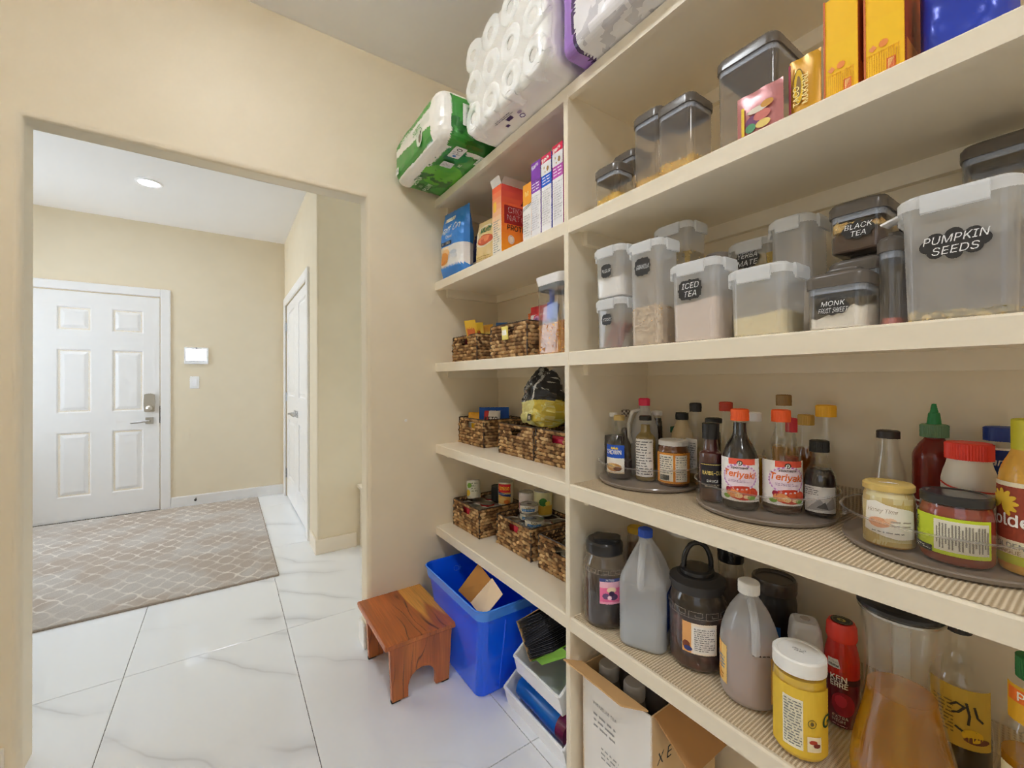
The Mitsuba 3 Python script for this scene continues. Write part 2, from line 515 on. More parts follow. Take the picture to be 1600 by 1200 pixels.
bs('pane_day', {'type': 'diffuse', 'reflectance': rgb((40, 40, 40))})
def daylight_window(x, y0, y1, z0, z1, face, name, light):
    """A window whose bright pane faces along +x (face = 1) or -x."""
    key = thing(name, 'bright window with a white frame', None, kind='structure')
    fr = [box(x - 0.03, x + 0.03, y0, y0 + 0.05, z0, z1), box(x - 0.03, x + 0.03, y1 - 0.05, y1, z0, z1),
          box(x - 0.03, x + 0.03, y0, y1, z0, z0 + 0.05), box(x - 0.03, x + 0.03, y0, y1, z1 - 0.05, z1),
          box(x - 0.02, x + 0.02, (y0 + y1) / 2 - 0.02, (y0 + y1) / 2 + 0.02, z0, z1)]
    add(key, 'window_frame', fr, 'white_paint', smooth=False)
    v = np.array([(x, y0 + .04, z0 + .04), (x, y1 - .04, z0 + .04), (x, y1 - .04, z1 - .04), (x, y0 + .04, z1 - .04)])
    f = np.array([[0, 1, 2], [0, 2, 3]])
    if face < 0:
        f = f[:, ::-1]
    add(key, 'pane', trimesh.Trimesh(v, f, process=False), 'pane_day', smooth=False,
        emitter={'type': 'area', 'radiance': {'type': 'rgb', 'value': list(light)}})
daylight_window(-1.84, 3.35, 4.75, 0.55, 2.3, 1, 'window_1', DAYLIGHT)
daylight_window(2.24, 2.2, 3.1, 0.35, 2.5, -1, 'window_2', (1.5, 1.9, 2.25))
daylight_window(WX0 - 0.05, -1.5, 0.0, 0.85, 2.25, 1, 'window_3', NEAR_DAYLIGHT)

# baseboards
def board(name, x0, x1, y0, y1, mat='white_paint', h=0.105, label='white baseboard'):
    structure(name, box(x0, x1, y0, y1, 0.0, h, 0.004), mat, label, smooth=False)
board('baseboard_entry', -0.437, XE - 0.014, YF - 0.014, YF, h=0.106, label='white baseboard on the entry wall')
board('baseboard_closet', XE - 0.014, XE, 3.208, 3.455, 'cream_trim', label='cream baseboard on the corner beside the closet doors')
board('baseboard_alcove', XE - 0.014, 0.80, 3.207, 3.221, 'cream_trim', label='cream baseboard on the alcove wall')
board('baseboard_jamb', 0.516, 0.530, YW + 0.01, YB - 0.01, 'white_paint', label='white baseboard on the right jamb')
board('baseboard_north', 0.556, 0.866, YW - 0.014, YW, 'cream_trim', label='cream baseboard under the wall beside the shelves')
board('baseboard_west', WX0, -0.56, YW - 0.014, YW, 'cream_trim', label='cream baseboard left of the opening')

# a white built-in bench end seen past the right jamb
bench = thing('built_in_bench', 'white built-in bench end with a moulded seat edge, just past the right jamb', 'bench')
add(bench, 'bench_front', box(0.82, 1.3, YB + 0.05, 3.205, 0.0, 0.425), 'cream_trim', smooth=False)
add(bench, 'seat_board', prism_y(Polygon([(0.797, 0.458), (0.797, 0.441), (0.803, 0.434), (0.812, 0.425), (1.3, 0.425), (1.3, 0.46), (0.80, 0.46)]), YB + 0.03, 3.205), 'cream_trim', smooth=False)

# ------------------------------------------------------------------ the front door
def raised_panel(w, h, d=0.012):
    """A sunk moulding with a raised field, w x h in (x, z), facing -y; its rim lies at y = 0."""
    def r(e, y):
        return np.array([(-w / 2 + e, y, -h / 2 + e), (w / 2 - e, y, -h / 2 + e), (w / 2 - e, y, h / 2 - e), (-w / 2 + e, y, h / 2 - e)])
    return loft([r(0, 0), r(0.008, d), r(0.020, d), r(0.042, 0.002), r(0.050, 0.001)], False, True)

def panel_slab(x0, x1, z0, z1, y, t, panels):
    """A slab whose front (towards -y) has holes for the panels (cx, cz, w, h)."""
    p = sbox(x0, z0, x1, z1)
    for cx, cz, w, h in panels:
        p = p.difference(sbox(cx - w / 2, cz - h / 2, cx + w / 2, cz + h / 2))
    return [prism_y(p, y, y + 0.014), box(x0, x1, y + 0.0135, y + t, z0, z1)]

door = thing('door_1', 'white six-panel front door with a keypad lock', None, kind='structure')
DX0, DX1, DY = -1.428, -0.520, YF - 0.012
cols6 = [(-1.196 + 0.103, 0.214), (-0.849 + 0.106, 0.214)]
rows6 = [(1.779, 0.206), (1.232, 0.556), (0.501, 0.560)]
six = [(cx, cz, w, h) for cx, w in cols6 for cz, h in rows6]
put(door, panel_slab(DX0, DX1, 0.012, 2.016, DY, 0.03, six), 'white_paint', smooth=False)
for cx, cz, w, h in six:
    add(door, 'panel', mv(raised_panel(w, h), cx, DY, cz), 'white_paint', smooth=False)
add(door, 'threshold', box(DX0 - 0.02, DX1 + 0.02, DY - 0.012, YF, 0.0, 0.010), 'satin', (70, 66, 60), smooth=False, label='dark strip under the door')
lock = sub(door, 'deadbolt', 'brushed nickel keypad deadbolt')
esc = Polygon([(-0.036, -0.086), (0.036, -0.086), (0.041, 0.0), (0.036, 0.075), (0.02, 0.086), (-0.02, 0.086), (-0.036, 0.075), (-0.041, 0.0)]).buffer(-0.006).buffer(0.006)
put(lock, [mv(prism_y(esc, DY - 0.03, DY), -0.591, 0, 1.026)], 'foil', (170, 162, 148), 20)
add(lock, 'thumb_turn', mv(lathe([(0, 0), (0.026, 0), (0.024, 0.02), (0.012, 0.028), (0, 0.03)], 24), -0.591, DY - 0.03, 0.975, rx=90), 'metal', (215, 208, 196))
lev = sub(door, 'lever_handle', 'chrome lever handle on a square rose')
put(lev, [box(-0.622, -0.560, DY - 0.010, DY, 0.826, 0.888, 0.003), mv(cyl(0.011, 0, 0.05, 16), -0.591, DY, 0.857, rx=90),
          tube([(-0.588, DY - 0.048, 0.857), (-0.63, DY - 0.05, 0.853), (-0.72, DY - 0.046, 0.842)], [0.010, 0.009, 0.007], 10)], 'metal', (205, 205, 206), 30)
add(door, 'striker', box(-0.521, -0.512, DY - 0.004, DY + 0.01, 0.83, 0.99), 'metal', (120, 118, 115), smooth=False, label='grey strike plate at the door edge')
for z in (1.80, 1.02, 0.25):
    add(door, 'hinge', cyl(0.008, z - 0.045, z + 0.045, 10, x=DX0 + 0.001, y=DY - 0.006), 'metal', (170, 168, 165))
tr = structure('trim_1', [box(-0.512, -0.437, YF - 0.022, YF, 0.0, 2.102, 0.004), box(-1.511, -1.436, YF - 0.022, YF, 0.0, 2.102, 0.004),
                          box(-1.436, -0.512, YF - 0.022, YF, 2.027, 2.102, 0.004)], 'white_paint', 'white casing round the front door', smooth=False)

# ------------------------------------------------------------------ closet double doors on the right
XD = XE + 0.008
def turned(m):
    """From a door built facing -y to one facing -x: x -> y, y -> x."""
    v = np.asarray(m.vertices)
    return trimesh.Trimesh(np.stack([v[:, 1], v[:, 0], v[:, 2]], 1), m.faces[:, ::-1], process=False)
for k, (y0, y1) in enumerate(((3.612, 4.325), (4.330, 5.046))):
    leaf = thing('door_2' if k == 0 else 'door_3', ('near' if k == 0 else 'far') + ' leaf of the white double closet doors', None, kind='structure')
    c = (y0 + y1) / 2
    pan = [(c, 1.50, 0.44, 0.86), (c, 0.53, 0.44, 0.60)]
    put(leaf, [turned(m) for m in panel_slab(y0, y1, 0.012, 2.022, XD, 0.03, pan)], 'white_paint', smooth=False)
    for cx, cz, w, h in pan:
        add(leaf, 'panel', turned(mv(raised_panel(w, h), cx, XD, cz)), 'white_paint', smooth=False)
    hx = y1 - 0.06 if k == 0 else y0 + 0.06
    d = -1 if k == 0 else 1
    add(leaf, 'lever_handle', [box(XD - 0.010, XD, hx - 0.03, hx + 0.03, 0.89, 0.95, 0.003), mv(cyl(0.011, 0, 0.05, 16), XD, hx, 0.92, ry=-90),
                               tube([(XD - 0.048, hx, 0.92), (XD - 0.05, hx + d * 0.05, 0.917), (XD - 0.046, hx + d * 0.12, 0.91)], [0.010, 0.009, 0.007], 10)], 'metal', (190, 190, 190))
    for z in (1.80, 1.06, 0.25):
        add(leaf, 'hinge', cyl(0.008, z - 0.045, z + 0.045, 10, x=XD - 0.004, y=y0 + 0.001 if k == 0 else y1 - 0.001), 'metal', (150, 150, 148))
structure('trim_2', [box(XE - 0.018, XE, 3.53, 3.605, 0.0, 2.102, 0.004), box(XE - 0.018, XE, 5.053, 5.128, 0.0, 2.102, 0.004), box(XE - 0.018, XE, 3.605, 5.053, 2.027, 2.102, 0.004)],
          'white_paint', 'white casing round the closet doors', smooth=False)

# ------------------------------------------------------------------ small things on the entry wall
pn = thing('alarm_panel', 'white wall tablet with a lit screen on the beige wall right of the front door', 'panel')
add(pn, 'housing', box(-0.334, -0.142, YF - 0.024, YF, 1.395, 1.560, 0.005), 'satin', (236, 238, 242), smooth=False)
v = np.array([(-0.322, YF - 0.0246, 1.427), (-0.156, YF - 0.0246, 1.427), (-0.156, YF - 0.0246, 1.546), (-0.322, YF - 0.0246, 1.546)])
add(pn, 'screen', trimesh.Trimesh(v, [[0, 1, 2], [0, 2, 3]], process=False), 'pane_day', smooth=False, label='glowing white screen',
    emitter={'type': 'area', 'radiance': {'type': 'rgb', 'value': [1.6, 1.7, 1.85]}})
add(pn, 'lens', mv(cyl(0.006, 0, 0.003, 12), -0.238, YF - 0.024, 1.552, rx=90), 'gloss', (120, 122, 125))
sw = thing('light_switch', 'white rocker light switch on the wall below the tablet', 'switch')
add(sw, 'plate', box(-0.292, -0.216, YF - 0.007, YF, 1.154, 1.274, 0.003), 'satin', (240, 240, 240), smooth=False)
add(sw, 'rocker', box(-0.271, -0.237, YF - 0.011, YF - 0.006, 1.181, 1.247, 0.002), 'satin', (246, 246, 250), smooth=False)
ds = thing('door_stop', 'small spring door stop sticking out of the entry baseboard', 'door stop')
add(ds, 'spring', mv(cyl(0.006, 0, 0.07, 12), -0.243, YF - 0.014, 0.075, rx=90), 'metal', (150, 148, 144))
add(ds, 'bumper', mv(cyl(0.011, 0.07, 0.085, 14), -0.243, YF - 0.014, 0.075, rx=90), 'satin', (60, 58, 56))
pl = thing('wall_plug', 'tiny white plug in the wall between the opening and the shelves', 'plug')
put(pl, mv(cyl(0.007, 0, 0.004, 14, 0.002), 0.712, YW, 1.031, rx=90), 'satin', (246, 244, 240))

# ------------------------------------------------------------------ lamps
bs('lamp_glass', {'type': 'diffuse', 'reflectance': rgb((230, 230, 230))})
def round_lamp(x, y, r, radiance, label, drop=0.004):
    k = thing('ceiling_light', label, 'ceiling light')
    add(k, 'rim', mv(lathe([(r, 0.0), (r + 0.004, -0.008), (r + 0.016, -0.008), (r + 0.02, 0.0)], 40), x, y, H1), 'satin', (245, 245, 245))
    pr = [(0, -drop)] + [(r * math.sin(t), -0.004 - (drop - 0.004) * math.cos(t)) for t in np.linspace(0.15, math.pi / 2, 8)] if drop > 0.01 else [(0, -0.004), (r, -0.004)]
    m = lathe(pr, 40)
    m.fix_normals()
    if (np.asarray(m.face_normals)[:, 2] * m.area_faces).sum() > 0:
        m.invert()
    add(k, 'lens', mv(m, x, y, H1), 'lamp_glass', smooth=True,
        emitter={'type': 'area', 'radiance': {'type': 'rgb', 'value': list(radiance)}})
round_lamp(-0.478, 4.144, 0.062, ENTRY_LAMP, 'round recessed ceiling light in the entry, lit')
round_lamp(-1.30, 4.144, 0.062, ENTRY_LAMP, 'recessed ceiling light in the entry beside the front door, left')
round_lamp(0.0, 1.02, 0.15, PANTRY_LAMP, 'round pantry ceiling light near the shelves', 0.085)
round_lamp(-0.05, -0.75, 0.15, REAR_LAMP, 'round pantry ceiling light behind the viewer', 0.085)

# ------------------------------------------------------------------ rug
def trellis(p, n, uv):
    """A greige rug with a pale ogee trellis."""
    wob = 0.22 * (mikit.fbm(p.x * 11, p.y * 11, 1, 2) - 0.5)
    u, v = 2 * math.pi * (p.x / 0.115 + wob), 2 * math.pi * (p.y / 0.150 - wob)
    f = dr.cos(u) + dr.cos(v) + 0.55 * dr.cos(u) * dr.cos(v)
    line = dr.exp(-dr.square((f + 0.52) / 0.20))
    tone = mikit.fbm(p.x * 4.3, p.y * 4.3, 5, 4)
    pile = mikit.noise(p.x * 260, p.y * 260, 2)
    base = mikit.mix(srgb((174, 162, 152)), srgb((184, 178, 173)), mikit.smoothstep(0.36, 0.64, tone))
    base = base * (0.92 + 0.12 * pile)
    return mikit.mix(base, srgb((216, 210, 203)), line * (0.34 + 0.60 * mikit.smoothstep(0.35, 0.7, mikit.fbm(p.x * 9, p.y * 9, 8, 2))))
bs('rug_pile', two({'type': 'principled', 'base_color': mikit.proc(trellis), 'roughness': 0.95, 'specular': 0.1, 'sheen': 0.3}))
rug = thing('entry_rug', 'large greige rug with a pale trellis pattern on the tiles before the front door', 'rug')
add(rug, 'pile', box(-1.70, 0.272, 3.012, 5.155, 0.004, 0.012, 0.002), 'rug_pile', smooth=False)
add(rug, 'binding', [box(-1.70, 0.272, 3.004, 3.012, 0.0, 0.010, 0.002), box(0.270, 0.278, 3.004, 5.155, 0.0, 0.010, 0.002), box(-1.695, 0.270, 3.012, 5.15, 0.0, 0.004)], 'matte', (150, 138, 128), smooth=False, label='darker bound edge')

# ================================================================== BUILT-IN SHELVING
XFR = 0.867
TOPS = [2.128, 1.714, 1.308, 0.903, 0.497]
SH = thing('built_in_shelving', 'beige built-in shelving of two bays along the right wall of the pantry', 'shelving')
add(SH, 'divider', box(XFR - 0.002, XS, 0.959, 0.979, 0.0, 2.10, 0.002), 'shelf_paint', smooth=False)
add(SH, 'end_panel', box(XFR - 0.002, XS, -1.02, -1.0, 0.0, 2.10, 0.002), 'shelf_paint', smooth=False)
def shelf(z, y0, y1):
    s = sub(SH, 'shelf')
    put(s, box(XFR + 0.018, XS, y0, y1, z - 0.030, z, 0.0), 'shelf_paint', smooth=False)
    # front edging with an eased top edge
    p = Polygon([(XFR, z - 0.042), (XFR + 0.019, z - 0.042), (XFR + 0.019, z), (XFR + 0.004, z), (XFR, z - 0.004)])
    add(s, 'front_edge', prism_y(p, y0, y1), 'shelf_paint', smooth=False)
    add(s, 'cleat', box(XS - 0.019, XS, y0 + 0.019, y1 - 0.019, z - 0.072, z - 0.030), 'shelf_paint', smooth=False)
    add(s, 'cleat', box(XFR + 0.06, XS, y0, y0 + 0.019, z - 0.072, z - 0.030), 'shelf_paint', smooth=False)
    add(s, 'cleat', box(XFR + 0.06, XS, y1 - 0.019, y1, z - 0.072, z - 0.030), 'shelf_paint', smooth=False)
for z in TOPS[1:]:
    shelf(z, 0.979, YW)
for z in TOPS[1:]:
    shelf(z, -1.0, 0.959)
shelf(TOPS[0], -1.0, YW)

# ================================================================== BUILDERS FOR THE GOODS
def vessel(name, label, cat, x, y, z, prof, glass=None, wall=None, rnd=2, n=36, group=None, rz=0):
    """A turned bottle or jar. glass: a see-through material; wall: (colour, coloured material) for an opaque one."""
    k = thing(name, label, cat, group)
    m = mv(lathe(prof, n, rnd), x, y, z)
    if wall:
        add(k, 'body', m, wall[1], wall[0], 40)
    else:
        add(k, 'body', m, glass, smooth=40)
    return k

def liquid(k, x, y, z, prof, level, col, mat='gloss', rnd=2, gap=0.0018, name='liquid', n=28, base=0.003):
    """What fills a turned vessel up to the level."""
    p = chaikin(prof, rnd) if rnd else np.asarray(prof, float)
    p = p.copy()
    p[:, 0] = np.maximum(p[:, 0] - gap, 0)
    p[:, 1] = np.maximum(p[:, 1], base)
    q = [tuple(p[0])]
    for a, b in zip(p[:-1], p[1:]):
        if b[1] <= level:
            q.append(tuple(b))
        else:
            t = (level - a[1]) / max(b[1] - a[1], 1e-9)
            q.append((a[0] + t * (b[0] - a[0]), level))
            break
    q.append((0, level))
    m = mv(lathe(q, n), x, y, z)
    if mat in COLOURED:
        add(k, name, m, mat, col, 40)
    else:
        add(k, name, m, mat, smooth=40)

def cap(k, x, y, z, r, h, col, mat='satin', ribs=36, name='cap', neck=None):
    """A screw cap with fine ribs."""
    n = ribs * 2 if ribs else 36
    a = np.arange(n) * 2 * math.pi / n
    rr = np.where(np.arange(n) % 2 == 0, r, r * 0.965) if ribs else np.full(n, r)
    b = min(0.0025, h * 0.2)
    def rg(s, zz):
        return np.stack([s * np.cos(a), s * np.sin(a), np.full(n, zz)], 1) if np.ndim(s) == 0 else np.stack([s * np.cos(a), s * np.sin(a), np.full(n, zz)], 1)
    m = loft([rg(rr, 0), rg(rr, h - b), rg(rr * 0 + r - b, h - b * 0.2), rg(rr * 0 + r - 2 * b, h)])
    return add(k, name, mv(m, x, y, z), mat, col, 40)

def lid(k, x, y, z, r, h, col, mat='satin', name='lid', rim=True, ribs=0):
    b = 0.003
    pr = [(0, 0), (r, 0), (r, h - b), (r - b, h)] + ([(r - 2.5 * b, h), (r - 3.2 * b, h - 0.0015)] if rim else []) + [(0, h - (0.0015 if rim else 0))]
    return add(k, name, mv(lathe(pr, 44), x, y, z), mat, col, 35)

def band(k, pr, x, y, z, r, deg, name='label', slope=0.0, mat='paper', label=None):
    c = pr.round(x, y, z, r, deg, slope=slope)
    return put(sub(k, name, label), c, mat)

WHITE, BLACK, INK = (244, 243, 238), (26, 25, 25), (112, 112, 116)

def small_label(w, h, bg, ink=INK, seed=0, rows=8, frame=None, margin=0.004):
    p = Print().rect(-w / 2, 0, w / 2, h, bg)
    if frame:
        p.rect(-w / 2 + margin / 2, margin / 2, w / 2 - margin / 2, h - margin / 2, frame)
    p.small(-w / 2 + margin, margin, w / 2 - margin, h - margin, rows, ink, seed)
    return p

# ------------------------------------------------------------------ square food boxes with lids
def rr_box(key, name, w, d, h, z, t=0.9, r=0.018, mat='frost'):
    """An open-topped thin-walled box of w (along y) by d (along x), tapering to t at its foot."""
    m = rloft([(0, d / 2 * t - 0.004, w / 2 * t - 0.004, r), (0.004, d / 2 * t, w / 2 * t, r), (h, d / 2, w / 2, r)], True, False)
    return m

def snap_box(x, y, z, d, w, h, label, t=0.9, mat='frost', group=None, rz=0, cat='food container'):
    """A frosted box with a four-latch lid; (x, y) its middle, d its depth along x, w its width along y."""
    k = thing('food_container', label, cat, group)
    place = lambda m: mv(mv(m, rz=rz), x, y, z)
    hb = h - 0.016
    body = rloft([(0, d / 2 * t - 0.005, w / 2 * t - 0.005, 0.014), (0.005, d / 2 * t, w / 2 * t, 0.016), (hb * 0.94, d / 2 - 0.003, w / 2 - 0.003, 0.018), (hb, d / 2 - 0.001, w / 2 - 0.001, 0.018)], True, False)
    add(k, 'body', place(body), mat, smooth=40)
    L = rloft([(hb - 0.006, d / 2 + 0.003, w / 2 + 0.003, 0.02), (hb + 0.008, d / 2 + 0.003, w / 2 + 0.003, 0.02), (hb + 0.012, d / 2, w / 2, 0.019), (hb + 0.016, d / 2 - 0.006, w / 2 - 0.006, 0.016),
               (hb + 0.016, d / 2 - 0.010, w / 2 - 0.010, 0.014), (hb + 0.012, d / 2 - 0.013, w / 2 - 0.013, 0.012)], False, True)
    lk = add(k, 'lid', place(L), 'frost_lid', smooth=40)
    for s in (-1, 1):
        for ax in (0, 1):
            wl = (w if ax == 0 else d) * 0.56
            e = (d if ax == 0 else w) / 2 + 0.003
            a = Polygon([(0, 0.012), (0.004, 0.012), (0.0065, 0.004), (0.006, -0.016), (0.003, -0.018), (0.0025, -0.012), (0, -0.010)])
            m = prism_y(a, -wl / 2, wl / 2)
            m = mv(m, e, 0, hb)
            if ax == 1:
                m = mv(mv(prism_y(a, -wl / 2, wl / 2), e, 0, hb), rz=90)
            if s < 0:
                m = mv(m, rz=180)
            add(lk, 'latch', place(m), 'frost_lid', smooth=25)
    return k

def dark_lid_box(x, y, z, d, w, h, label, group=None, mat='canister', t=0.97, tip=True):
    """A clear canister with a smoke-brown flip lid and a pale seal."""
    k = thing('clear_canister', label, 'food container', group)
    hb = h - 0.026
    body = rloft([(0, d / 2 * t - 0.005, w / 2 * t - 0.005, 0.014), (0.005, d / 2 * t, w / 2 * t, 0.016), (hb, d / 2, w / 2, 0.018)], True, False)
    add(k, 'body', mv(body, x, y, z), mat, smooth=40)
    add(k, 'seal', mv(rloft([(hb - 0.012, d / 2 - 0.002, w / 2 - 0.002, 0.017), (hb, d / 2 - 0.002, w / 2 - 0.002, 0.017)], False, False), x, y, z), 'satin', (150, 160, 178), 40, label='pale blue-grey seal')
    L = rloft([(hb - 0.001, d / 2 + 0.003, w / 2 + 0.003, 0.021), (hb + 0.017, d / 2 + 0.003, w / 2 + 0.003, 0.021), (hb + 0.023, d / 2 - 0.001, w / 2 - 0.001, 0.02), (hb + 0.026, d / 2 - 0.008, w / 2 - 0.008, 0.016)], True, True)
    lk = add(k, 'lid', mv(L, x, y, z), 'smoke_lid', smooth=35)
    fl = rloft([(0, d * 0.22, w * 0.30, 0.012), (0.008, d * 0.22, w * 0.30, 0.012), (0.011, d * 0.20, w * 0.27, 0.010)])
    add(lk, 'flip_tab', mv(fl, x + d * 0.12, y, z + h), 'smoke_lid', smooth=35)
    return k

def chalk_label(k, lines, w, h, at, u=(0, -1, 0), style='plaque', size=None, rot=0):
    """A black plaque with white chalk-marker writing; at is the middle of the label on the box's face."""
    p = Print()
    if style == 'cloud':
        s = unary_union([affinity.scale(Point(0, 0).buffer(1), w * 0.42, h * 0.36)] + [Point(w * 0.36 * math.cos(a), h * 0.30 * math.sin(a)).buffer(min(w, h) * 0.22) for a in np.linspace(0, 2 * math.pi, 9)[:-1]])
    else:
        s = sbox(-w / 2, -h / 2, w / 2, h / 2)
        for sx in (-1, 1):
            for sy in (-1, 1):
                s = s.difference(Point(sx * w / 2, sy * h / 2).buffer(h * 0.14))
        s = unary_union([s, affinity.scale(Point(0, 0).buffer(1), w * 0.15, h * 0.56), affinity.scale(Point(0, 0).buffer(1), w * 0.55, h * 0.2)])
    p.poly(s, (38, 37, 38))
    th = size or h * 0.26
    for i, t in enumerate(lines):
        p.text(t, 0, ((len(lines) - 1) / 2 - i) * th * 1.45 - th / 2, th, (226, 226, 228), bold=False, shear=0.18, fit=w * 0.86, rot=rot)
    put(sub(k, 'label', 'black chalk label'), p.flat(at, u, (0, 0, 1)), 'satin')

# ------------------------------------------------------------------ loose food
def heap(d, w, t0, t1, h, top, r=0.014, bump=0.010, seed=0, n=12, tilt=0.0):
    """The block of food in a box: height `top` with an uneven surface, its sides following the box's taper."""
    rings = []
    def half(z):
        t = t0 + (t1 - t0) * z / h
        return d / 2 * t - 0.0025, w / 2 * t - 0.0025
    hx, hy = half(0.003)
    rings.append(ring(hx, hy, r, 0.003, n))
    base = ring(*half(top), r, 0, n)
    for s in (1.0, 0.8, 0.55, 0.3, 0.1):
        q = base.copy()
        q[:, :2] *= s
        q[:, 2] = top + bump * 2 * (meshkit.fbm(np.c_[q[:, :2] * 38, np.full(len(q), seed)], 2, seed) - 0.5) + tilt * q[:, 1] / (w / 2)
        rings.append(q)
    return loft(rings)

def scatter(m, count, shapes, cols, seed=0, flat=0.8, lift=0.0, only=None):
    """Small pieces laid over the surface of a mesh."""
    rng = np.random.default_rng(seed)
    m = trimesh.Trimesh(m.vertices, m.faces, process=False)
    pts, fi = trimesh.sample.sample_surface(m, count, seed=seed)
    nr = m.face_normals[fi]
    out = Col()
    for p, n in zip(pts, nr):
        if n[2] < -0.4 or p[2] < 0.0045:
            continue
        s = shapes[rng.integers(len(shapes))]
        a = np.cross(n, rng.normal(size=3))
        a /= np.linalg.norm(a) + 1e-9
        b = np.cross(n, a)
        nn = n + (1 - flat) * rng.normal(size=3)
        nn /= np.linalg.norm(nn)
        a -= nn * (a @ nn); a /= np.linalg.norm(a)
        b = np.cross(nn, a)
        v = s.vertices * rng.uniform(0.75, 1.2)
        out.tris(p + lift * n + v[:, :1] * a + v[:, 1:2] * b + v[:, 2:3] * nn, s.faces, cols[rng.integers(len(cols))])
    return out

def octa(a, b, c):
    v = np.array([(a, 0, 0), (-a, 0, 0), (0, b, 0), (0, -b, 0), (0, 0, c), (0, 0, -c)], float)
    f = np.array([[0, 2, 4], [2, 1, 4], [1, 3, 4], [3, 0, 4], [2, 0, 5], [1, 2, 5], [3, 1, 5], [0, 3, 5]])
    return trimesh.Trimesh(v, f, process=False)

def food(name, label, cat, x, y, z, block, col, pieces=None, mat='matte'):
    """Loose food: one object, its block and the pieces on it in one mesh."""
    k = thing(name, label, cat, kind='stuff')
    c = Col().mesh(block, col)
    if pieces:
        for t, q in zip(pieces.t, pieces.c):
            c.t.append(t); c.c.append(q)
    c.t = [t + np.array([x, y, z]) for t in c.t]
    put(k, c, mat)
    return k

# ------------------------------------------------------------------ cartons and bags
def carton(name, label, cat, x0, x1, y0, y1, z0, z1, cols, group=None, mat='paper', rz=0, open_flap=False, prints=()):
    """A printed carton: cols = body colour; prints: (face, Print) with face 'front' (-x) or 'side' (-y)."""
    k = thing(name, label, cat, group)
    b = box(x0, x1, y0, y1, z0, z1, 0.0012)
    c = (x0 + x1) / 2, (y0 + y1) / 2
    spin = lambda m: mv(mv(m, -c[0], -c[1], 0), c[0], c[1], 0, rz=rz)
    add(k, 'box', spin(b), mat, cols, smooth=False)
    a = math.radians(rz)
    R = np.array([[math.cos(a), -math.sin(a), 0], [math.sin(a), math.cos(a), 0], [0, 0, 1]])
    w = lambda p: R @ (np.array(p) - [c[0], c[1], 0]) + [c[0], c[1], 0]
    for face, p in prints:
        if face == 'front':
            o, u = w((x0, y1, z0)), R @ [0, -1, 0]
        elif face == 'side':
            o, u = w((x0, y0, z0)), R @ [1, 0, 0]
        else:
            o, u = w((x0, y1, z0)), R @ [0, -1, 0]
        put(sub(k, 'print'), p.flat(o, u, (0, 0, 1)), mat)
    if open_flap:
        fl = [(x0, y0, z1), (x1, y0, z1), (x1, y0 - 0.02, z1 + 0.022), (x0, y0 - 0.02, z1 + 0.022)]
        add(k, 'flap', spin(slab(fl, 0.001)), mat, (206, 200, 190), smooth=False)
        fl = [(x0, y0, z1), (x0, y1, z1), (x0 - 0.012, y1, z1 + 0.03), (x0 - 0.012, y0, z1 + 0.03)]
        add(k, 'flap', spin(slab(fl, 0.001)), mat, (212, 206, 198), smooth=False)
    return k

def slab(p, t):
    """A thin plate on a quad."""
    p = np.asarray(p, float)
    n = np.cross(p[1] - p[0], p[3] - p[0])
    n /= np.linalg.norm(n)
    v = np.vstack([p + n * t / 2, p - n * t / 2])
    f = [[0, 1, 2], [0, 2, 3], [4, 6, 5], [4, 7, 6]]
    for i in range(4):
        j = (i + 1) % 4
        f += [[i, i + 4, j + 4], [i, j + 4, j]]
    return trimesh.Trimesh(v, f, process=False)

def pouch(w, h, d, seed=0, crimp=0.012, nx=22, nz=26, wob=0.006):
    """An upright filled bag: (x = thickness, y = width, z = height), pinched at its top and bottom seams."""
    rng = np.random.default_rng(seed)
    V, F = [], []
    for side in (-1, 1):
        s = np.linspace(-1, 1, nx)
        t = np.linspace(0, 1, nz)
        S, Tt = np.meshgrid(s, t)
        fat = np.clip(1 - np.abs(S) ** 4, 0, 1) ** 0.5 * np.clip(np.minimum(Tt * 4 + 0.55, (1 - Tt) * 2.6 - 0.02), 0, 1) ** 0.6
        P = np.stack([side * fat * d / 2, S * w / 2 * (1 - 0.05 * fat), Tt * h], -1)
        nz_ = meshkit.fbm(P * [30, 30, 22] + seed * 7, 3, seed) - 0.5
        P[..., 0] += side * wob * nz_ * 2 * np.clip(fat * 2, 0, 1)
        P[..., 0] += 0.0015 * np.sin(S * 22) * (Tt > 0.93)
        V.append(P.reshape(-1, 3))
        F.append(grid_faces(nz, nx, False) + (0 if side < 0 else nx * nz))
    f = np.vstack([F[0][:, ::-1], F[1]])
    return trimesh.Trimesh(np.vstack(V), f, process=False)

def painted(mesh, fn):
    """A mesh as plain coloured triangles, the colour of each from fn(centres)."""
    c = Col()
    v, f = np.asarray(mesh.vertices), np.asarray(mesh.faces)
    col = fn(v[f].mean(1))
    c.t.append(v[f]); c.c.append(np.asarray(col, float))
    return c

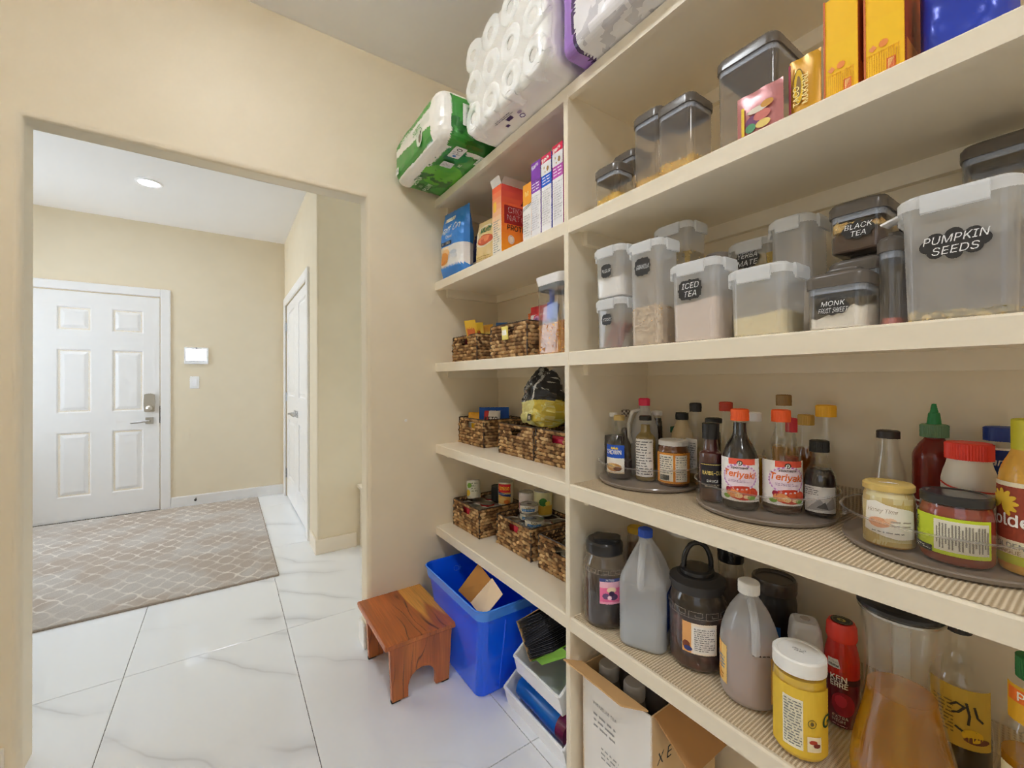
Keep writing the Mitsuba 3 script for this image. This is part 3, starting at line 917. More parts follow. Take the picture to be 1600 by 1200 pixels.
# ------------------------------------------------------------------ woven baskets
def weave(L, W, H, seed, hole_face=True):
    """Rows of plaited strands round a box L (y) by W (x) by H: every strand a short fat twist of rush."""
    rng = np.random.default_rng(seed)
    c = Col()
    a = np.array([0.0, 0.6, 1.0, 0.6, 0.0]) 
    rows = 9
    rh = H / rows
    tones = [(176, 142, 98), (152, 116, 76), (126, 92, 58), (196, 164, 118), (104, 74, 46), (164, 128, 86)]
    base = trimesh.creation.icosphere(1, 1.0)
    sides = [((-W / 2, L / 2), (0, -1), L, (-1, 0)), ((-W / 2, -L / 2), (1, 0), W, (0, -1)), ((W / 2, -L / 2), (0, 1), L, (1, 0)), ((W / 2, L / 2), (-1, 0), W, (0, 1))]
    for q, (o, u, length, n) in enumerate(sides):
        step = 0.0165
        m = max(1, int(length / step))
        for r in range(rows):
            for i in range(m + 1):
                s = (i + 0.5 * (r % 2)) * step + rng.normal() * 0.0012
                if s > length or s < 0:
                    continue
                zc = (r + 0.5) * rh
                if q in (0, 2) and abs(s - length / 2) < 0.036 and H * 0.62 < zc < H * 0.88:
                    continue                       # the hand hole
                v = base.vertices * [0.0125, 0.0055, rh * 0.50]
                t = math.radians(24 if r % 2 else -24) + rng.normal() * 0.12
                x, zz = v[:, 0] * math.cos(t) - v[:, 2] * math.sin(t), v[:, 0] * math.sin(t) * 0.8 + v[:, 2] * math.cos(t)
                d = v[:, 1] + 0.001 * rng.normal()
                p = np.stack([o[0] + (s + x) * u[0] + d * n[0], o[1] + (s + x) * u[1] + d * n[1], zc + zz], 1)
                c.tris(p, base.faces, np.array(tones[rng.integers(6)]) * rng.uniform(0.85, 1.12))
    return c

_wv = {}
def basket(x, y, z, label, group='woven storage baskets', L=0.245, W=0.232, H=0.130, rz=0, seed=0):
    k = thing('woven_basket', label, 'basket', group)
    key = (L, W, H, seed % 2)
    if key not in _wv:
        v, f, uv = weave(L, W, H, seed % 2).soup()
        inner = box(-W / 2 + 0.004, W / 2 - 0.004, -L / 2 + 0.004, L / 2 - 0.004, 0.001, H - 0.004)
        # a dark lining: four thin walls and a floor, open to the hand holes
        t = 0.0035
        hole = lambda m: unman(man(m) - man(box(-W, W, -0.034, 0.034, H * 0.60, H * 0.87)))
        w4 = [hole(box(-W / 2 + 0.001, -W / 2 + t, -L / 2, L / 2, 0, H - 0.003)), hole(box(W / 2 - t, W / 2 - 0.001, -L / 2, L / 2, 0, H - 0.003)),
              box(-W / 2, W / 2, -L / 2 + 0.001, -L / 2 + t, 0, H - 0.003), box(-W / 2, W / 2, L / 2 - t, L / 2 - 0.001, 0, H - 0.003), box(-W / 2, W / 2, -L / 2, L / 2, 0.001, 0.005)]
        rim = ring(W / 2 + 0.001, L / 2 + 0.001, 0.006, H, 4)
        edge = [tube(rim, 0.003, 6, True)] + [tube([(sx * (W / 2 + 0.002), sy * (L / 2 + 0.002), 0.0), (sx * (W / 2 + 0.002), sy * (L / 2 + 0.002), H)], 0.003, 6) for sx in (-1, 1) for sy in (-1, 1)]
        lin = trimesh.util.concatenate(w4)
        ed = trimesh.util.concatenate(edge)
        _wv[key] = (mikit.ply((v, f), 'matte', smooth=False, uv=uv), mikit.ply(lin, 'matte', smooth=False, uv=code((64, 44, 28), len(lin.vertices))),
                    mikit.ply(ed, 'satin', smooth=False, uv=code((58, 42, 30), len(ed.vertices))))
    to = T().translate([x, y, z]).rotate([0, 0, 1], rz)
    for nm, d in zip(('weave', 'lining', 'wire_edge'), _wv[key]):
        scene[sub(k, nm, kind='stuff' if nm == 'weave' else None)] = {**d, 'to_world': to}
    return k

# ================================================================== RIBBED LINERS ON THE TWO LOWER RIGHT-HAND SHELVES
def liner_colour(p, n, uv):
    a = 0.5 + 0.5 * dr.cos(p.y * (2 * math.pi / 0.0072))
    b = 0.5 + 0.5 * dr.cos((p.x + p.z) * (2 * math.pi / 0.0048))
    return mikit.mix(srgb((226, 212, 186)), srgb((160, 140, 110)), dr.clip(a * 0.55 + a * b * 0.6, 0, 1))
bs('liner_mat', two({'type': 'principled', 'base_color': mikit.proc(liner_colour), 'roughness': 0.8, 'specular': 0.2}))
def liner(z, label, back):
    y = np.arange(-0.99, 0.956, 0.0018)
    ridge = 0.0008 * (1 + np.sin(y * 2 * math.pi / 0.0072))
    rows = []
    xs = [0.876, 0.880, 1.10, 1.225] + ([1.232, 1.233] if back else [])
    zs = [0.0, 0.0006, 0.0006, 0.0006] + ([0.012, 0.058] if back else [])
    for X, dz in zip(xs, zs):
        rows.append(np.stack([np.full(len(y), X), y, z + dz + ridge], 1) if dz < 0.01 else np.stack([X - ridge, y, np.full(len(y), z + dz)], 1))
    v = np.concatenate(rows)
    f = grid_faces(len(rows), len(y), False)
    k = thing('shelf_liner', label, 'shelf liner')
    put(k, trimesh.Trimesh(v, f[:, ::-1], process=False), 'liner_mat', smooth=40)
liner(0.9032, 'beige ribbed non-slip liner under the turntables', True)
liner(0.4972, 'beige ribbed non-slip liner under the jugs and jars on the lower shelf', True)

# ================================================================== TURNTABLES WITH BOTTLES (fourth shelf, right bay)
def turntable(x, y, label, r=0.15, z=0.9055):
    k = thing('turntable', label, 'turntable', 'clear turntables on the lined shelf')
    add(k, 'base', mv(lathe([(0, 0), (r - 0.012, 0), (r - 0.004, 0.003), (r, 0.010), (r - 0.002, 0.0135), (0, 0.0135)], 72), x, y, z), 'gloss', (138, 128, 120), 35, label='smoky grey base plate')
    add(k, 'wall', mv(lathe([(r - 0.001, 0.012), (r, 0.058), (r + 0.002, 0.062)], 72), x, y, z), 'clear_grey', smooth=40)
    add(k, 'lip', mv(lathe([(r + 0.002, 0.062), (r + 0.0035, 0.064), (r + 0.001, 0.066), (r - 0.002, 0.064)], 72), x, y, z), 'scuffed', smooth=40)
turntable(1.084, 0.838, 'clear turntable with syrups, dressing and honey, nearest the divider')
turntable(1.084, 0.502, 'clear turntable with the two teriyaki bottles, middle of the three')
turntable(1.084, 0.186, 'clear turntable with mustard, salsa and chili sauce, nearest the viewer')
ZT = 0.9195

def bottle_profile(r, h, neck, shoulder, neck_h, foot=0.006, bulge=None):
    """Body radius r up to the shoulder height, a neck of radius `neck` for the top neck_h."""
    return [(0, 0.002), (r - foot, 0.0), (r, foot), (r, foot * 2), (r, shoulder * 0.6), (r, shoulder), (r * 0.80 + neck * 0.2, shoulder + (h - neck_h - shoulder) * 0.40), (neck * 1.15, h - neck_h - (h - neck_h - shoulder) * 0.1),
            (neck, h - neck_h * 0.8), (neck, h)]

def sauce(label, x, y, r, h, neck, shoulder, neck_h, capc, cap_r, cap_h, liq=None, level=0.7, glass='clear', name='sauce_bottle', cat='bottle', group=None, lab=None, deg=None, lz=0.02, capmat='satin', liqmat='gloss', ribs=30, z=ZT):
    pr = bottle_profile(r, h - cap_h * 0.35, neck, shoulder, neck_h)
    k = vessel(name, label, cat, x, y, z, pr, glass, group=group)
    if liq is not None:
        liquid(k, x, y, z, pr, level * h, liq, liqmat, name='sauce')
    cap(k, x, y, z + h - cap_h, cap_r, cap_h, capc, capmat, ribs)
    if lab is not None:
        band(k, lab, x, y, z + lz, r + 0.0004, facing(x, y) if deg is None else deg)
    return k

# --- turntable by the divider
lab = Print().rect(-0.034, 0, 0.030, 0.085, (246, 243, 236)).rect(-0.034, 0.046, 0.030, 0.085, (34, 84, 190)).text('CROWN', -0.004, 0.057, 0.013, WHITE, bold=True, fit=0.05)
lab.poly([(-0.012, 0.074), (-0.008, 0.080), (-0.004, 0.075), (0.0, 0.081), (0.004, 0.075), (0.008, 0.080), (0.012, 0.074), (0.010, 0.072), (-0.010, 0.072)], (240, 206, 96)).oval(-0.004, 0.018, 0.026, 0.012, (206, 150, 84)).oval(-0.010, 0.022, 0.014, 0.007, (232, 196, 132)).oval(0.010, 0.014, 0.012, 0.006, (112, 62, 32)).rect(-0.034, 0.0, 0.030, 0.004, (214, 196, 168))
sauce('pale syrup bottle with a gold cap and a blue and white label', 1.003, 0.882, 0.038, 0.193, 0.014, 0.098, 0.045, (206, 178, 112), 0.017, 0.016, (52, 40, 46), 0.29, 'clear', 'syrup_bottle', lab=lab, deg=198, lz=0.02, capmat='foil', ribs=0)
lab = small_label(0.056, 0.110, (240, 239, 236), rows=13, seed=3)
sauce('dressing bottle with a black cap and a white ingredients label', 1.042, 0.815, 0.0305, 0.194, 0.0145, 0.125, 0.045, (28, 28, 28), 0.018, 0.014, (138, 116, 62), 0.86, name='dressing_bottle', lab=lab, deg=208, lz=0.016, ribs=0)
lab = Print().rect(-0.062, 0, 0.062, 0.085, (222, 148, 60))
lab.rect(-0.044, 0.006, -0.002, 0.079, (246, 238, 220)).small(-0.042, 0.026, -0.004, 0.076, 8, INK, 4).bars(-0.040, 0.009, -0.012, 0.023).rect(0.004, 0.006, 0.038, 0.079, (246, 238, 220)).small(0.006, 0.010, 0.036, 0.076, 10, INK, 5)
pr = [(0, 0.001), (0.038, 0.0), (0.043, 0.005), (0.043, 0.012), (0.043, 0.090), (0.043, 0.100), (0.038, 0.112), (0.0385, 0.122)]
k = vessel('honey_jar', 'honey jar with a white lid and an orange and cream label', 'jar', 1.068, 0.738, ZT, pr, 'clear')
liquid(k, 1.068, 0.738, ZT, pr, 0.113, (110, 60, 24), name='honey')
lid(k, 1.068, 0.738, ZT + 0.114, 0.041, 0.014, (232, 231, 230))
band(k, lab, 1.068, 0.738, ZT + 0.010, 0.0434, 216)
sauce('dark balsamic bottle with a white cap, half hidden at the divider', 1.045, 0.944, 0.031, 0.196, 0.012, 0.12, 0.04, (236, 236, 234), 0.013, 0.014, (40, 30, 28), 0.62, name='vinegar_bottle', lab=small_label(0.04, 0.06, (60, 44, 40), (150, 140, 130), 9, 5), lz=0.03)
# a handled jug with a pink cap
pr = [(0, 0.001), (0.038, 0), (0.042, 0.006), (0.042, 0.02), (0.042, 0.12), (0.040, 0.15), (0.028, 0.185), (0.016, 0.205), (0.0145, 0.222)]
k = vessel('syrup_jug', 'frosted syrup jug with a handle and a bright pink cap', 'jug', 1.105, 0.868, ZT, pr, 'jug')
cap(k, 1.105, 0.868, ZT + 0.219, 0.0175, 0.024, (228, 44, 86))
d = math.radians(150)
add(k, 'handle', mv(tube([(0.016 * math.cos(d), 0.016 * math.sin(d), 0.205), (0.040 * math.cos(d), 0.040 * math.sin(d), 0.200), (0.052 * math.cos(d), 0.052 * math.sin(d), 0.16), (0.050 * math.cos(d), 0.050 * math.sin(d), 0.12), (0.040 * math.cos(d), 0.040 * math.sin(d), 0.10)], 0.006, 8), 1.105, 0.868, ZT), 'satin', (214, 210, 204))
k = sauce('bottle with a brown and white checkered cap behind the syrups', 1.118, 0.957, 0.021, 0.200, 0.011, 0.12, 0.04, (92, 74, 64), 0.0165, 0.022, (60, 36, 26), 0.7, name='sauce_bottle', ribs=0)
chk = Print()
for i in range(-8, 8):
    for j in range(3):
        if (i + j) % 2:
            chk.rect(i * 0.0062, 0.001 + j * 0.0066, (i + 1) * 0.0062, 0.0076 + j * 0.0066, (212, 200, 184))
band(k, chk, 1.118, 0.957, ZT + 0.178, 0.0166, facing(1.118, 0.957), 'check', label='white checks')
sauce('dark narrow bottle with a white cap behind the dressing', 1.168, 0.868, 0.019, 0.200, 0.0155, 0.15, 0.03, (234, 234, 232), 0.0175, 0.015, (44, 36, 34), 0.88, name='sauce_bottle')
pr = [(0, 0.001), (0.029, 0), (0.033, 0.006), (0.033, 0.02), (0.033, 0.11), (0.030, 0.14), (0.017, 0.165), (0.015, 0.18)]
k = vessel('oil_jug', 'squat tan plastic jug with a black cap', 'jug', 1.166, 0.775, ZT, pr, wall=((206, 186, 146), 'satin'))
cap(k, 1.166, 0.775, ZT + 0.178, 0.019, 0.022, (26, 26, 26))
# square bottle
x, y = 1.138, 0.712
k = thing('square_bottle', 'square clear bottle with a black cap and a side label', 'bottle')
add(k, 'body', mv(rloft([(0, 0.020, 0.020, 0.006), (0.004, 0.022, 0.022, 0.007), (0.145, 0.022, 0.022, 0.007), (0.158, 0.018, 0.018, 0.012), (0.168, 0.0125, 0.0125, 0.012), (0.21, 0.0125, 0.0125, 0.012)], True, False), x, y, ZT), 'clear', smooth=40)
add(k, 'vinegar', mv(rloft([(0.003, 0.019, 0.019, 0.006), (0.10, 0.020, 0.020, 0.006)]), x, y, ZT), 'pale_oil', smooth=40)
cap(k, x, y, ZT + 0.207, 0.0165, 0.026, (24, 24, 24))
put(sub(k, 'label'), Print().rect(-0.018, 0, 0.018, 0.10, (236, 234, 230)).small(-0.015, 0.01, 0.015, 0.09, 12, INK, 6).flat((x - 0.0222, y, ZT + 0.03), (0, -1, 0), (0, 0, 1)), 'paper')
sauce('low bottle with a dark green cap behind the honey jar', 1.203, 0.822, 0.022, 0.150, 0.012, 0.09, 0.03, (22, 84, 58), 0.017, 0.02, (60, 66, 40), 0.6, name='sauce_bottle')

# --- middle turntable
lab = Print().rect(-0.026, 0, 0.030, 0.062, (34, 30, 34)).text('BARBE-CUE', 0.002, 0.034, 0.009, (214, 190, 110), bold=True, fit=0.048).text('SAUCE', 0.002, 0.016, 0.006, WHITE).small(-0.016, 0.004, 0.022, 0.012, 2, (190, 180, 160), 7).rect(-0.026, 0.058, 0.030, 0.0595, (214, 190, 110))
sauce('barbecue sauce bottle with a black shrink-wrapped neck', 0.998, 0.584, 0.0275, 0.194, 0.0165, 0.118, 0.055, (24, 23, 24), 0.0195, 0.040, (70, 26, 26), 0.80, name='barbecue_bottle', lab=lab, deg=214, lz=0.035, ribs=0)
sauce('dark jar bottle with a flat black cap behind the barbecue sauce', 1.108, 0.640, 0.020, 0.196, 0.016, 0.14, 0.03, (22, 22, 22), 0.0215, 0.014, (30, 24, 24), 0.8, name='sauce_bottle')
sauce('tall clear bottle with a brick red cap', 1.172, 0.640, 0.026, 0.238, 0.0135, 0.10, 0.075, (198, 62, 36), 0.0175, 0.026, (226, 220, 206), 0.08, name='vinegar_bottle')

def teriyaki_label():
    p = Print().rect(-0.052, 0, 0.056, 0.098, (242, 240, 238))
    p.rect(0.000 - 0.018, 0.084, 0.040, 0.098, (232, 96, 74))
    p.oval(0.006, 0.056, 0.039, 0.030, (190, 122, 196)).oval(0.006, 0.056, 0.0355, 0.0265, (244, 226, 238))
    for a in np.linspace(0, 2 * math.pi, 27)[:-1]:
        p.oval(0.006 + 0.0375 * math.cos(a), 0.056 + 0.0285 * math.sin(a), 0.0021, 0.0021, (250, 240, 250))
    p.poly(affinity.scale(Point(0.006, 0.088).buffer(0.006, quad_segs=2), 1, 1), BLACK).oval(0.006, 0.088, 0.0038, 0.0038, WHITE).oval(0.006, 0.088, 0.0016, 0.0016, BLACK)
    p.text('KIKKOMAN', 0.006, 0.0745, 0.0045, (60, 40, 40), bold=True, fit=0.034)
    p.text('Teriyaki', 0.004, 0.0555, 0.0135, (224, 108, 34), bold=True, fit=0.066, shear=0.1, rot=-4)
    p.small(-0.018, 0.043, 0.030, 0.050, 2, (150, 110, 150), 8)
    p.oval(0.012, 0.020, 0.034, 0.016, (196, 62, 44)).oval(-0.008, 0.018, 0.014, 0.009, (226, 150, 96)).oval(0.022, 0.024, 0.016, 0.007, (214, 92, 52))
    p.oval(0.004, 0.014, 0.008, 0.006, (240, 206, 150)).oval(0.030, 0.010, 0.009, 0.005, (122, 170, 70)).oval(-0.018, 0.026, 0.006, 0.006, (150, 30, 60)).oval(0.020, 0.012, 0.007, 0.004, (250, 220, 180)).oval(-0.022, 0.010, 0.008, 0.005, (120, 160, 60))
    p.small(0.036, 0.003, 0.054, 0.007, 1, INK, 2)
    return p
sauce('full dark teriyaki bottle with an orange cap', 1.004, 0.515, 0.0390, 0.232, 0.0150, 0.115, 0.05, (250, 100, 42), 0.0195, 0.028, (22, 16, 15), 0.86, name='teriyaki_bottle', lab=teriyaki_label(), deg=197, lz=0.022)
sauce('nearly empty clear teriyaki bottle with an orange cap', 1.051, 0.446, 0.0400, 0.232, 0.0150, 0.115, 0.05, (250, 100, 42), 0.0195, 0.028, (70, 40, 26), 0.06, name='teriyaki_bottle', lab=teriyaki_label(), deg=212, lz=0.022)
sauce('clear bottle with a ridged white cap between the teriyaki bottles', 1.082, 0.520, 0.028, 0.220, 0.0130, 0.10, 0.065, (234, 233, 230), 0.0165, 0.022, (150, 132, 98), 0.5, name='vinegar_bottle', liqmat='oil')
sauce('tallest bottle with a bronze cap behind the teriyaki', 1.176, 0.492, 0.028, 0.262, 0.0135, 0.14, 0.06, (138, 104, 50), 0.0175, 0.028, (120, 90, 50), 0.5, name='oil_bottle', capmat='foil', liqmat='oil')
sauce('slim bottle with a red cap beside the empty teriyaki', 1.126, 0.455, 0.016, 0.208, 0.011, 0.13, 0.05, (206, 40, 56), 0.0125, 0.034, (176, 70, 50), 0.55, name='sauce_bottle')
sauce('amber oil bottle with a gold cap', 1.184, 0.446, 0.021, 0.214, 0.0125, 0.11, 0.06, (198, 156, 62), 0.0175, 0.026, (170, 104, 40), 0.62, name='oil_bottle', capmat='foil', liqmat='amber_glass')
sauce('clear ribbed bottle with a yellow cap', 1.172, 0.400, 0.022, 0.240, 0.0140, 0.12, 0.06, (240, 178, 30), 0.0205, 0.028, (212, 200, 160), 0.1, name='vinegar_bottle')
lab = Print().rect(-0.036, 0, 0.030, 0.056, (226, 226, 226)).poly([(-0.030, 0.004), (-0.004, 0.030), (0.006, 0.018), (0.022, 0.036), (0.028, 0.010), (0.010, 0.006)], (168, 168, 170)).poly([(-0.010, 0.010), (0.006, 0.024), (0.012, 0.008)], (96, 96, 98)).small(-0.034, 0.036, -0.006, 0.054, 4, INK, 3)
sauce('short dark sauce bottle with a black cap and a grey picture label', 1.088, 0.384, 0.0305, 0.166, 0.0140, 0.082, 0.04, (26, 26, 27), 0.0185, 0.026, (28, 20, 24), 0.62, name='sauce_bottle', lab=lab, deg=206, lz=0.012, ribs=40)

# --- near turntable
pr = [(0, 0.001), (0.034, 0), (0.0375, 0.006), (0.0375, 0.014), (0.0375, 0.080), (0.0370, 0.090), (0.033, 0.100), (0.0335, 0.108)]
x, y = 0.997, 0.245
k = vessel('mustard_jar', 'mustard jar with a gold lid and a torn white label', 'jar', x, y, ZT, pr, 'clear')
liquid(k, x, y, ZT, pr, 0.026, (190, 142, 66), name='mustard')
smear = painted(mv(lathe([(p[0] - 0.0016, p[1]) for p in pr[2:]], 60), x, y, ZT), lambda c: np.where((meshkit.fbm(c * 60, 3, 5) < 0.52)[:, None], [206, 182, 118], [222, 208, 160]))
put(sub(k, 'smear', 'mustard smeared inside the glass'), smear, 'satin')
lid(k, x, y, ZT + 0.101, 0.0365, 0.012, (212, 184, 108), 'foil')
put(sub(k, 'sticker', 'torn white sticker on the lid'), Print().poly([(-0.014, -0.004), (-0.002, 0.002), (0.0, 0.007), (0.006, 0.003), (0.014, -0.004), (0.004, -0.006)], WHITE).flat((x, y, ZT + 0.1118), (0.3, -1, 0), (1, 0.3, 0)), 'paper')
lab = Print().poly([(-0.040, 0.012), (-0.036, 0.062), (-0.020, 0.066), (-0.004, 0.060), (0.028, 0.054), (0.036, 0.050), (0.038, 0.004), (0.010, 0.002), (-0.012, 0.006)], (240, 236, 226))
lab.text('Honey Time', -0.012, 0.046, 0.0072, (150, 130, 106), shear=0.25, fit=0.042).oval(-0.016, 0.028, 0.016, 0.009, (226, 170, 132)).oval(0.000, 0.034, 0.008, 0.004, (236, 200, 168)).small(0.0, 0.022, 0.030, 0.036, 2, (170, 160, 150), 5).small(-0.026, 0.010, 0.018, 0.015, 1, (150, 146, 140), 6)
band(k, lab, x, y, ZT + 0.018, 0.0379, facing(x, y) + 4)
sauce('empty clear bottle with a dark brown cap behind the mustard', 1.100, 0.270, 0.030, 0.198, 0.0150, 0.07, 0.025, (42, 34, 32), 0.0185, 0.016, None, name='vinegar_bottle', ribs=0)
# chili sauce with a green tip
x, y = 1.174, 0.217
pr = [(0, 0.001), (0.029, 0), (0.033, 0.006), (0.033, 0.02), (0.033, 0.135), (0.033, 0.150), (0.022, 0.172), (0.015, 0.180), (0.015, 0.188)]
k = vessel('chili_bottle', 'red chili sauce squeeze bottle with a green cap and pointed tip', 'bottle', x, y, ZT, pr, wall=((112, 34, 26), 'gloss'))
cap(k, x, y, ZT + 0.184, 0.0215, 0.026, (92, 128, 92), ribs=40)
add(k, 'tip', mv(lathe([(0, 0), (0.011, 0), (0.0085, 0.022), (0.0065, 0.023), (0.0035, 0.040), (0, 0.041)], 24), x, y, ZT + 0.210), 'satin', (24, 122, 62))
band(k, Print().text('SRI', -0.016, 0.02, 0.020, WHITE, rot=90, bold=True).oval(0.002, 0.018, 0.006, 0.006, WHITE).text('RACHA', 0.018, 0.03, 0.016, (225, 215, 210), rot=90, fit=0.07), x, y, ZT + 0.02, 0.0334, facing(x, y) - 6, 'print')
# white jar, red lid
x, y = 1.106, 0.160
pr = [(0, 0.001), (0.032, 0), (0.036, 0.006), (0.036, 0.02), (0.0365, 0.10), (0.036, 0.125), (0.028, 0.150), (0.0275, 0.165)]
k = vessel('spread_jar', 'white plastic jar with a wide red lid', 'jar', x, y, ZT, pr, wall=((226, 220, 206), 'satin'))
cap(k, x, y, ZT + 0.156, 0.0315, 0.030, (232, 62, 44), ribs=50, name='lid')
band(k, Print().line([(-0.05, 0.070), (-0.02, 0.062), (0.05, 0.058)], 0.003, (206, 60, 44)).oval(0.012, 0.036, 0.012, 0.010, (150, 40, 50)).text('R', 0.012, 0.031, 0.010, WHITE, bold=True), x, y, ZT + 0.044, 0.0370, facing(x, y), 'print')
# salsa
x, y = 1.000, 0.160
pr = [(0, 0.001), (0.040, 0), (0.0445, 0.006), (0.0455, 0.014), (0.0455, 0.070), (0.0445, 0.084), (0.041, 0.094), (0.041, 0.103)]
k = vessel('salsa_jar', 'wide salsa jar with a black lid and a lime green label', 'jar', x, y, ZT, pr, 'clear')
liquid(k, x, y, ZT, pr, 0.094, (142, 56, 40), name='salsa')
lid(k, x, y, ZT + 0.097, 0.0435, 0.015, (46, 46, 48), 'gloss')
lab = Print().rect(-0.058, 0, 0.050, 0.060, (196, 214, 52)).rect(-0.020, 0.006, 0.046, 0.055, (228, 225, 208))
for i in range(17):
    s = -0.017 + i * 0.0037
    lab.rect(s, 0.010 + 0.008 * ((i * 7) % 3 == 0), s + 0.0018, 0.050 - 0.006 * ((i * 5) % 4 == 0), (138, 133, 122))
lab.text('CHIP SALSA', -0.047, 0.030, 0.009, (40, 44, 30), rot=90, bold=True, fit=0.045).rect(-0.056, 0.0, -0.022, 0.010, (48, 46, 48)).small(-0.054, 0.002, -0.024, 0.008, 2, WHITE, 3)
band(k, lab, x, y, ZT + 0.018, 0.0459, facing(x, y) - 8)
# mango juice
x, y = 1.030, 0.080
pr = [(0, 0.001), (0.034, 0), (0.038, 0.006), (0.038, 0.02), (0.038, 0.135), (0.036, 0.158), (0.024, 0.186), (0.0215, 0.196), (0.0215, 0.235)]
k = vessel('juice_bottle', 'mango yellow juice bottle with a yellow-green wrapped neck', 'bottle', x, y, ZT, pr, wall=((226, 172, 74), 'gloss'))
cap(k, x, y, ZT + 0.190, 0.0235, 0.048, (206, 200, 52), ribs=0, name='neck_wrap')
lab = Print().rect(-0.06, 0, 0.06, 0.125, (236, 226, 196)).rect(-0.06, 0.036, 0.06, 0.118, (150, 66, 46)).rect(-0.06, 0, 0.06, 0.014, (196, 200, 50))
for a in range(-60, 240, 30):
    lab.poly(affinity.translate(affinity.rotate(affinity.scale(Point(0.011, 0).buffer(1, quad_segs=4), 0.011, 0.0042, origin=(0.011, 0)), a, origin=(0, 0)), -0.006, 0.092), (226, 186, 60))
lab.text('Golden', 0.004, 0.058, 0.018, WHITE, bold=True, fit=0.075).text('GOLDEN', 0.0, 0.024, 0.008, INK).text('MANGUE', 0.0, 0.0155, 0.006, (150, 120, 60))
band(k, lab, x, y, ZT + 0.016, 0.0385, facing(x, y) - 46)
# blue jar far back
x, y = 1.180, 0.128
pr = [(0, 0.001), (0.024, 0), (0.027, 0.006), (0.027, 0.15), (0.025, 0.165), (0.0215, 0.172), (0.0215, 0.192)]
k = vessel('blue_jar', 'slim jar with a navy lid and a blue label behind the red-lidded jar', 'jar', x, y, ZT, pr, 'clear')
liquid(k, x, y, ZT, pr, 0.165, (96, 74, 50), name='spread')
cap(k, x, y, ZT + 0.186, 0.0245, 0.026, (24, 50, 128), name='lid')
band(k, Print().rect(-0.034, 0, 0.034, 0.05, (28, 52, 124)).text('Canada', 0.0, 0.018, 0.013, WHITE, bold=True, fit=0.05, shear=0.2).rect(-0.034, 0.046, 0.034, 0.05, WHITE), x, y, ZT + 0.125, 0.0274, facing(x, y))

# ================================================================== JUGS AND JARS (lowest right-hand shelf)
ZL = 0.5005
def key_band(k, x, y, z, r, h, n=9, col=(150, 142, 136)):
    """A moulded Greek-key band round a jar."""
    p = Print()
    c = 2 * math.pi * r
    st = c / n
    w = 0.0011
    for i in range(n):
        s = -c / 2 + i * st
        p.line([(s, 0), (s, h), (s + st * .8, h), (s + st * .8, h * .3), (s + st * .38, h * .3), (s + st * .38, h * .65)], w, col)
        p.line([(s, 0), (s + st, 0)], w, col)
    put(sub(k, 'moulded_band', 'moulded key pattern'), p.round(x, y, z, r, facing(x, y)), 'gloss')

def prunes(k, x, y, r, z0, z1, cols, seed, name='fruit'):
    """Dark fruit pressed against the inside of a jar."""
    rng = np.random.default_rng(seed)
    s = trimesh.creation.icosphere(1, 1.0)
    c = Col().mesh(mv(cyl(r - 0.006, z0, z1 - 0.004, 28), x, y, 0), cols[0])
    nz = max(2, int((z1 - z0) / 0.017))
    for i in range(nz):
        z = z0 + (i + 0.5) * (z1 - z0) / nz
        na = int(2 * math.pi * r / 0.021)
        for j in range(na):
            a = (j + 0.5 * (i % 2)) * 2 * math.pi / na + rng.normal() * 0.1
            v = s.vertices * (np.array([0.007, 0.0125, 0.0098]) * rng.uniform(0.85, 1.15, 3))
            v = v @ trimesh.transformations.euler_matrix(rng.normal() * .3, rng.normal() * .3, a)[:3, :3].T
            c.tris(v + [x + (r - 0.0095) * math.cos(a), y + (r - 0.0095) * math.sin(a), z + rng.normal() * 0.002], s.faces, np.array(cols[rng.integers(len(cols))]))
    put(sub(k, name), c, 'gloss')

# dried plums, black flip lid, pink label
x, y, r = 0.942, 0.889, 0.062
pr = [(0, 0.004), (r - 0.012, 0.0), (r - 0.002, 0.008), (r, 0.022), (r, 0.15), (r, 0.17), (r * 0.86, 0.195), (r * 0.78, 0.203), (r * 0.78, 0.218)]
k = vessel('plum_jar', 'clear jar of dark plums with a black lid and a pink label, beside the divider', 'jar', x, y, ZL, pr, 'jar_plastic')
prunes(k, x, y, r - 0.001, ZL + 0.006, ZL + 0.072, [(40, 24, 22), (58, 34, 30), (30, 18, 20)], 1)
liquid(k, x, y, ZL, pr, 0.105, None, 'tea', name='juice', gap=0.003)
key_band(k, x, y, ZL + 0.160, r * 1.0, 0.012, 11)
add(k, 'lid', mv(lathe([(0, 0), (r * 0.86, 0), (r * 0.88, 0.003), (r * 0.88, 0.026), (r * 0.84, 0.030), (r * 0.80, 0.034), (0, 0.034)], 40), x, y, ZL + 0.208), 'gloss', (34, 33, 34), 35)
add(k, 'flip_cap', mv(rloft([(0, 0.030, 0.040, 0.016), (0.008, 0.030, 0.040, 0.016), (0.010, 0.027, 0.037, 0.014)]), x + 0.006, y - 0.004, ZL + 0.241, rz=40), 'gloss', (28, 27, 28), 30)
lab = Print().rect(-0.03, 0, 0.03, 0.072, (238, 118, 168)).rect(-0.03, 0.063, 0.03, 0.072, (52, 66, 128)).text('PITTED', 0, 0.0650, 0.005, WHITE, bold=True, fit=0.034)
lab.rect(-0.03, 0.046, 0.03, 0.063, (244, 190, 210)).oval(0.004, 0.040, 0.014, 0.008, (250, 222, 190)).oval(-0.012, 0.022, 0.010, 0.008, (110, 74, 122)).oval(0.010, 0.020, 0.012, 0.009, (84, 56, 96)).oval(0.004, 0.030, 0.008, 0.007, (64, 40, 78)).oval(-0.002, 0.018, 0.006, 0.006, (250, 210, 226)).rect(-0.03, 0, 0.03, 0.006, (246, 170, 200))
band(k, lab, x, y, ZL + 0.078, r + 0.0006, 238)

